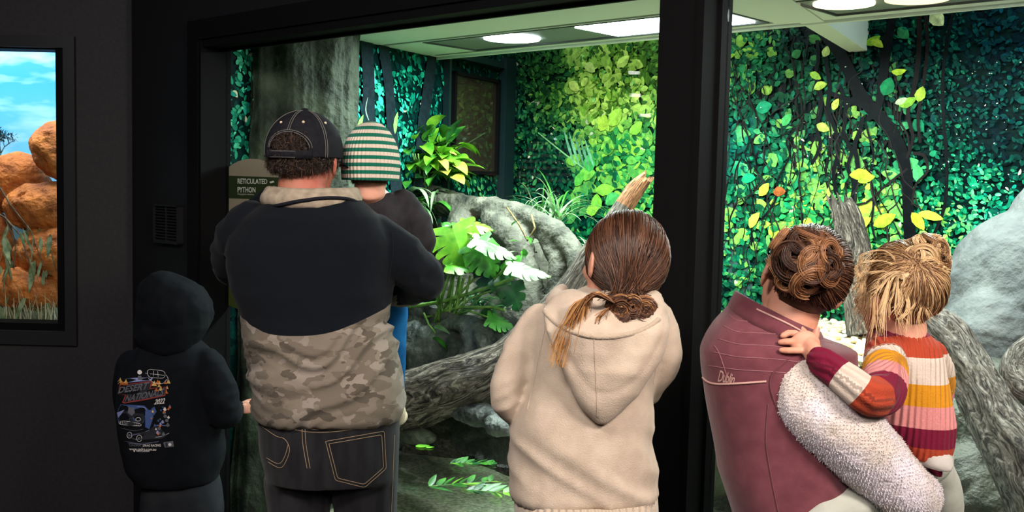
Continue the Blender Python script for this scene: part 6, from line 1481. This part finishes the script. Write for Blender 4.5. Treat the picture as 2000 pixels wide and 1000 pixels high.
# ================================================================== CHILD IN THE BLACK HOODIE
YB_=3.55
by=empty('person',(atY(350,950,YB_)[0],YB_,0),'young person in a black hooded sweatshirt with a racing print on the back, hood up','person')
rows=[(664,288,388,.08),(682,262,408,.10),(705,244,424,.12),(740,234,430,.13),(790,230,432,.135),(840,234,434,.135),(880,242,436,.135),(915,252,432,.13),(938,270,424,.122)]
aR=[(404,712,3.52,34),(424,762,3.5,37),(438,806,3.5,33),(452,804,3.54,24),(464,798,3.57,15)]
aL=[(256,712,3.56,30),(250,770,3.6,30),(262,820,3.68,26),(300,820,3.8,18)]
jr=[(925,284,424,.10),(960,280,430,.11),(1000,278,434,.11)]
lL=[(316,985,3.55,38),(318,1060,3.55,33),(318,1150,3.55,27),(318,1228,3.55,22)]
lR=[(398,985,3.55,38),(400,1060,3.55,33),(400,1150,3.55,27),(400,1228,3.55,22)]
BC=atY(350,606,3.56); BR=rotm(0,0,-.55); BS=.95
B=headparts(BC,BR,BS,atY(340,680,3.55),.045)+[loft_rows(rows,YB_,.84),limb(aR,.6),limb(aL,.6),loft_rows(jr,YB_,.9),limb(lL,.75),limb(lR,.75)]
V,F=remesh(B,.006,3)
Vh,Fh=remesh(handparts(atY(466,797,3.57),(1,.1,.06),(0,-.7,.7),.64,1.5,-1),.0026,2); Vb,Fb=join([(V,F),(Vh,Fh)]); make('body',Vb,Fb,M_skinkid,by); eyes(by,BC,BR,BS)
M_hoodie=fabric('black_sweatshirt',(.0035,.0045,.0065),(.0055,.0065,.009),30,.35,500)
V,F=remesh([loft_rows(rows,YB_),limb(aR),limb(aL)],.008,5); Nn=vnormals(V,F)
arm=np.clip((V[:,0]-atY(405,780,YB_)[0])*16,0,1); low=np.clip((atY(340,850,YB_)[2]-V[:,2])*8,0,1)
V=V+Nn*(arm*.008*ridge(V*np.array([9,9,13]),2,4)+low*.005*ridge(V*np.array([5,5,12]),2,6)+.002*fbm(V*9,2,1))[:,None]
hd_=make('hoodie',V,F,M_hoodie,by); BVb=bvh(V,F)
hp=[ell(atY(340,602,3.55),(.118,.135,.120)),ell(atY(372,606,3.60),(.075,.10,.098)),ell(atY(322,580,3.53),(.085,.10,.085)),loft_rows([(600,276,404,.12),(640,271,406,.12),(664,274,390,.11),(682,290,380,.10)],3.55)]
V,F=remesh(hp,.007,4); V=fold(V,F,[(.009,(7,7,9)),(.003,(18,18,14))],7); make('hood',V,F,M_hoodie,by)
M_trk=fabric('dark_track_pants',(.014,.016,.02),(.02,.022,.026),20,.3,500)
V,F=remesh([loft_rows(jr,YB_),limb(lL),limb(lR)],.009,4); V=fold(V,F,[(.004,(8,8,9))],4); make('trousers',V,F,M_trk,by)
for x in (318,400): shoe(atY(x,1228,YB_),(0,1,0),.22,.04,M_shoe,by)
# ---- screen print on the back
def ink(n,h): return mat('ink_'+n,hx(h),rough=.7,spec=.2)
I_w=ink('white','#d8d2d0'); I_g=ink('grey','#5f6068'); I_d=ink('dark_grey','#26282e'); I_o=ink('orange','#c2662e'); I_r=ink('red','#8a3a34'); I_b=ink('blue','#3f5488'); I_p=ink('pale_blue','#8c93c4'); I_y=ink('yellow','#d0a860')
def pr_poly(pts,m,off=.0010,parent=hd_,name='print_shape'):
    # fan with a centre, subdivided along the edges, dropped on the cloth
    P=[];n=len(pts)
    for i in range(n):
        a=np.array(pts[i],float);b=np.array(pts[(i+1)%n],float); k=max(1,int(np.linalg.norm(b-a)/6))
        P+=[a+(b-a)*j/k for j in range(k)]
    c=np.mean(P,axis=0); V2=np.vstack([P,[c]]); n=len(P); return put2d(name,BVb,V2,[(i,(i+1)%n,n) for i in range(n)],m,parent,off)
def pr_line(pts,m,w_=.0012,name='print_line'): return seam(name,BVb,pts,w_,m,hd_,.0003,straight=True)
def pr_text(s,q,m,off=.0022,italic=.0,bold=.01): 
    t2,tf=text_poly(s,italic,bold); return put2d('print_lettering',BVb,quadmap(t2,q),tf,m,hd_,off)
R2=random.Random(6)
pr_poly([(234,741),(262,738),(300,737),(296,743),(240,748)],I_p,.0006); 
for k in range(16): 
    x=R2.uniform(234,250) if k<6 else R2.uniform(296,330); y=R2.uniform(742,752) if k<6 else R2.uniform(746,768); s=R2.uniform(3,6); pr_poly([(x-s,y+s*.5),(x-s*.3,y-s*.4),(x+s*.2,y-s*1.3),(x+s*.6,y-s*.2),(x+s,y+s*.6)],R2.choice([I_o,I_o,I_y]),.0007)
pr_poly([(231,770),(234,752),(296,744),(299,747),(294,758),(326,755),(323,773),(280,782),(243,788),(239,786),(245,772)],I_r,.0011); pr_poly([(232,768),(236,753),(295,746),(292,760),(324,757),(321,771),(278,780),(244,785),(249,771)],I_d,.0015)
pr_text('DESERT',[(234,756),(293,746),(289,760),(231,769)],I_g,.0026,.15,.02); pr_text('NATIONALS',[(248,772),(322,758),(319,772),(244,785)],I_g,.0026,.15,.02)
pr_text('DESERT',[(235,756),(292,747),(288,759),(233,767)],I_w,.0020,.15,-.01)
pr_text('2022',[(303,780),(323,777),(322,788),(301,790)],I_w,.002,.3,.015)
# engine with intake
for l in ([(288,724),(292,721),(318,724),(323,728),(322,736),(318,739),(292,737),(288,732),(288,724)],[(293,730),(320,733)],[(290,739),(300,748),(318,750),(326,741)],[(300,724),(300,735)],[(308,725),(309,736)],[(324,732),(329,738),(327,746)],[(284,729),(288,730)]): pr_line(l,I_w,.0007)
pr_poly(ell2(273,727,4.5,4.5,12),I_w,.0008); pr_poly([(270,734),(276,734),(278,742),(269,742)],I_g,.0008)
# car with blown engine, dragster, flames and smoke
pr_poly([(231,800),(236,790),(262,791),(282,792),(290,800),(286,812),(280,826),(258,830),(233,828),(229,815)],I_b,.0006); pr_poly([(230,808),(246,802),(262,806),(280,808),(284,816),(278,828),(256,832),(234,826)],I_d,.0011)
pr_poly([(252,795),(262,796),(264,806),(258,812),(250,806)],I_g,.0016); pr_line(ell2(257,804,4,5,12)+[(261,804)],I_w,.0006); pr_line(ell2(270,819,5,3.6,12)+[(275,819)],I_w,.0007); pr_line([(232,824),(240,822),(258,824),(276,828),(276,832),(256,831),(234,829),(232,824)],I_w,.0008)
for k in range(11): pr_line([(236+k*3.4,824+k*.35),(236+k*3.4,829+k*.3)],I_w,.0006)
pr_poly([(229,806),(244,800),(232,816)],I_p,.0016); pr_poly([(284,802),(296,800),(300,815),(292,838),(284,834)],I_b,.0014); pr_poly([(296,798),(302,794),(306,804),(300,812)],I_b,.0016)
pr_line([(268,794),(284,796),(288,808)],I_p,.001); pr_line([(287,820),(291,836)],I_r,.001)
pr_poly([(252,854),(262,846),(290,842),(302,830),(312,832),(318,842),(326,850),(318,856),(290,858),(266,860)],I_d,.0012); pr_line([(250,852),(276,846),(298,838),(304,830),(330,832)],I_p,.0007); pr_line([(260,858),(290,856),(318,852),(330,846)],I_w,.0005)
for cx_,cy_,rr_2 in ((253,850,6),(272,856,6.5)): pr_line(ell2(cx_,cy_,rr_2*.8,rr_2,14)+[(cx_+rr_2*.8,cy_)],I_w,.0008); pr_poly(ell2(cx_,cy_,rr_2*.35,rr_2*.45,10),I_g,.0015)
for k in range(26): 
    x=R2.uniform(296,332); y=R2.uniform(790,850); s=R2.uniform(1.5,4); pr_poly([(x-s,y),(x,y-s*1.4),(x+s,y+s*.2),(x,y+s)],R2.choice([I_o,I_y,I_p,I_g,I_w,I_b]),.0017)
for x,y in ((321,806),(323,813),(326,821)): pr_poly(ell2(x,y,3.5,3.2,10),I_g,.0016)
pr_line([(236,836),(262,842),(280,838)],I_g,.0006); pr_line([(244,862),(270,866),(300,864)],I_g,.0006); pr_line([(250,865),(280,868),(310,862)],I_p,.0005)
pr_text('DRAG RACING',[(280,868),(314,867),(315,872),(279,872)],I_w,.0018,.2); pr_text('CADRA',[(252,866),(276,867),(275,872),(254,871)],I_g,.0018,.2)
pr_poly([(319,864),(338,861),(340,872),(322,874)],I_g,.0012); pr_poly(ell2(332,868,3,3,10),I_w,.0018); pr_poly([(323,865),(327,864),(328,872),(324,873)],I_d,.0018)
pr_text('www.cadra.com.au',[(252,874),(306,875),(305,880),(254,879)],I_w,.0018); pr_text('ABCI.CADRA',[(266,878.5),(293,879),(292,882.5),(267,882)],I_w,.0018); pr_poly(ell2(263,880.5,1.8,1.8,8),I_w,.0018)
# ================================================================== SPECIES SIGN STANDING BEHIND THE GLASS
M_sb=mat('sign_beige',hx('#a3907c'),rough=.6); M_sg=mat('sign_olive',hx('#2f3a1c'),rough=.6); M_sw=mat('sign_white_lettering',hx('#e2dcd0'),rough=.6); M_so=mat('sign_olive_disc',hx('#4a5220'),rough=.6)
SV=.012
def sp(x,y,d=0): p=atv(x,y,SV+d); return p
def arc_poly(cx,cy,r,x0,x1,n,sgn): return [(x,cy-sgn*math.sqrt(max(0,r*r-(x-cx)**2))) for x in np.linspace(x0,x1,n)]
sg=empty('sign',sp(500,600),'arched beige species sign with an olive band lettered RETICULATED PYTHON behind the man','sign')
def slab(pts,d0,d1,m,name):
    n=len(pts); V=[sp(x,y,d0) for x,y in pts]+[sp(x,y,d1) for x,y in pts]; F=[tuple(range(n))[::-1],tuple(range(n,2*n))]+[(i,(i+1)%n,n+(i+1)%n,n+i) for i in range(n)]
    return make(name,np.array(V),F,m,sg,False)
top=arc_poly(492,382,72,444,556,30,1)
slab(top+[(556,543),(444,541)],0,.005,M_sb,'sign_board')
slab([(444,343),(556,347),(556,391),(444,387)],-.0012,0,M_sg,'sign_band')
slab([(444,541),(556,543)]+arc_poly(484,530,76,556,444,30,-1),.0,.005,M_so,'sign_foot')
def stext(s,q,d=-.0022,b=.01):
    t2,tf=text_poly(s,0,b); V2=quadmap(t2,q); make('sign_lettering',np.array([sp(x,y,d) for x,y in V2]),tf,M_sw,sg,False)
stext('RETICULATED',[(464,348.5),(522,349.5),(522,359.5),(464,359)],b=.02); stext('PYTHON',[(464,365),(499,365.5),(499,376),(464,376)],b=.02); stext('Malayopython reticulatus',[(464,377.5),(496,378),(496,382),(464,381.5)],b=0)
slab([(526,355),(534,353),(536,356),(528,358)],-.0022,-.0012,M_sw,'sign_mark'); slab([(455,560),(460,557),(463,566),(466,580),(460,572)],-.0022,0,M_sw,'sign_mark')
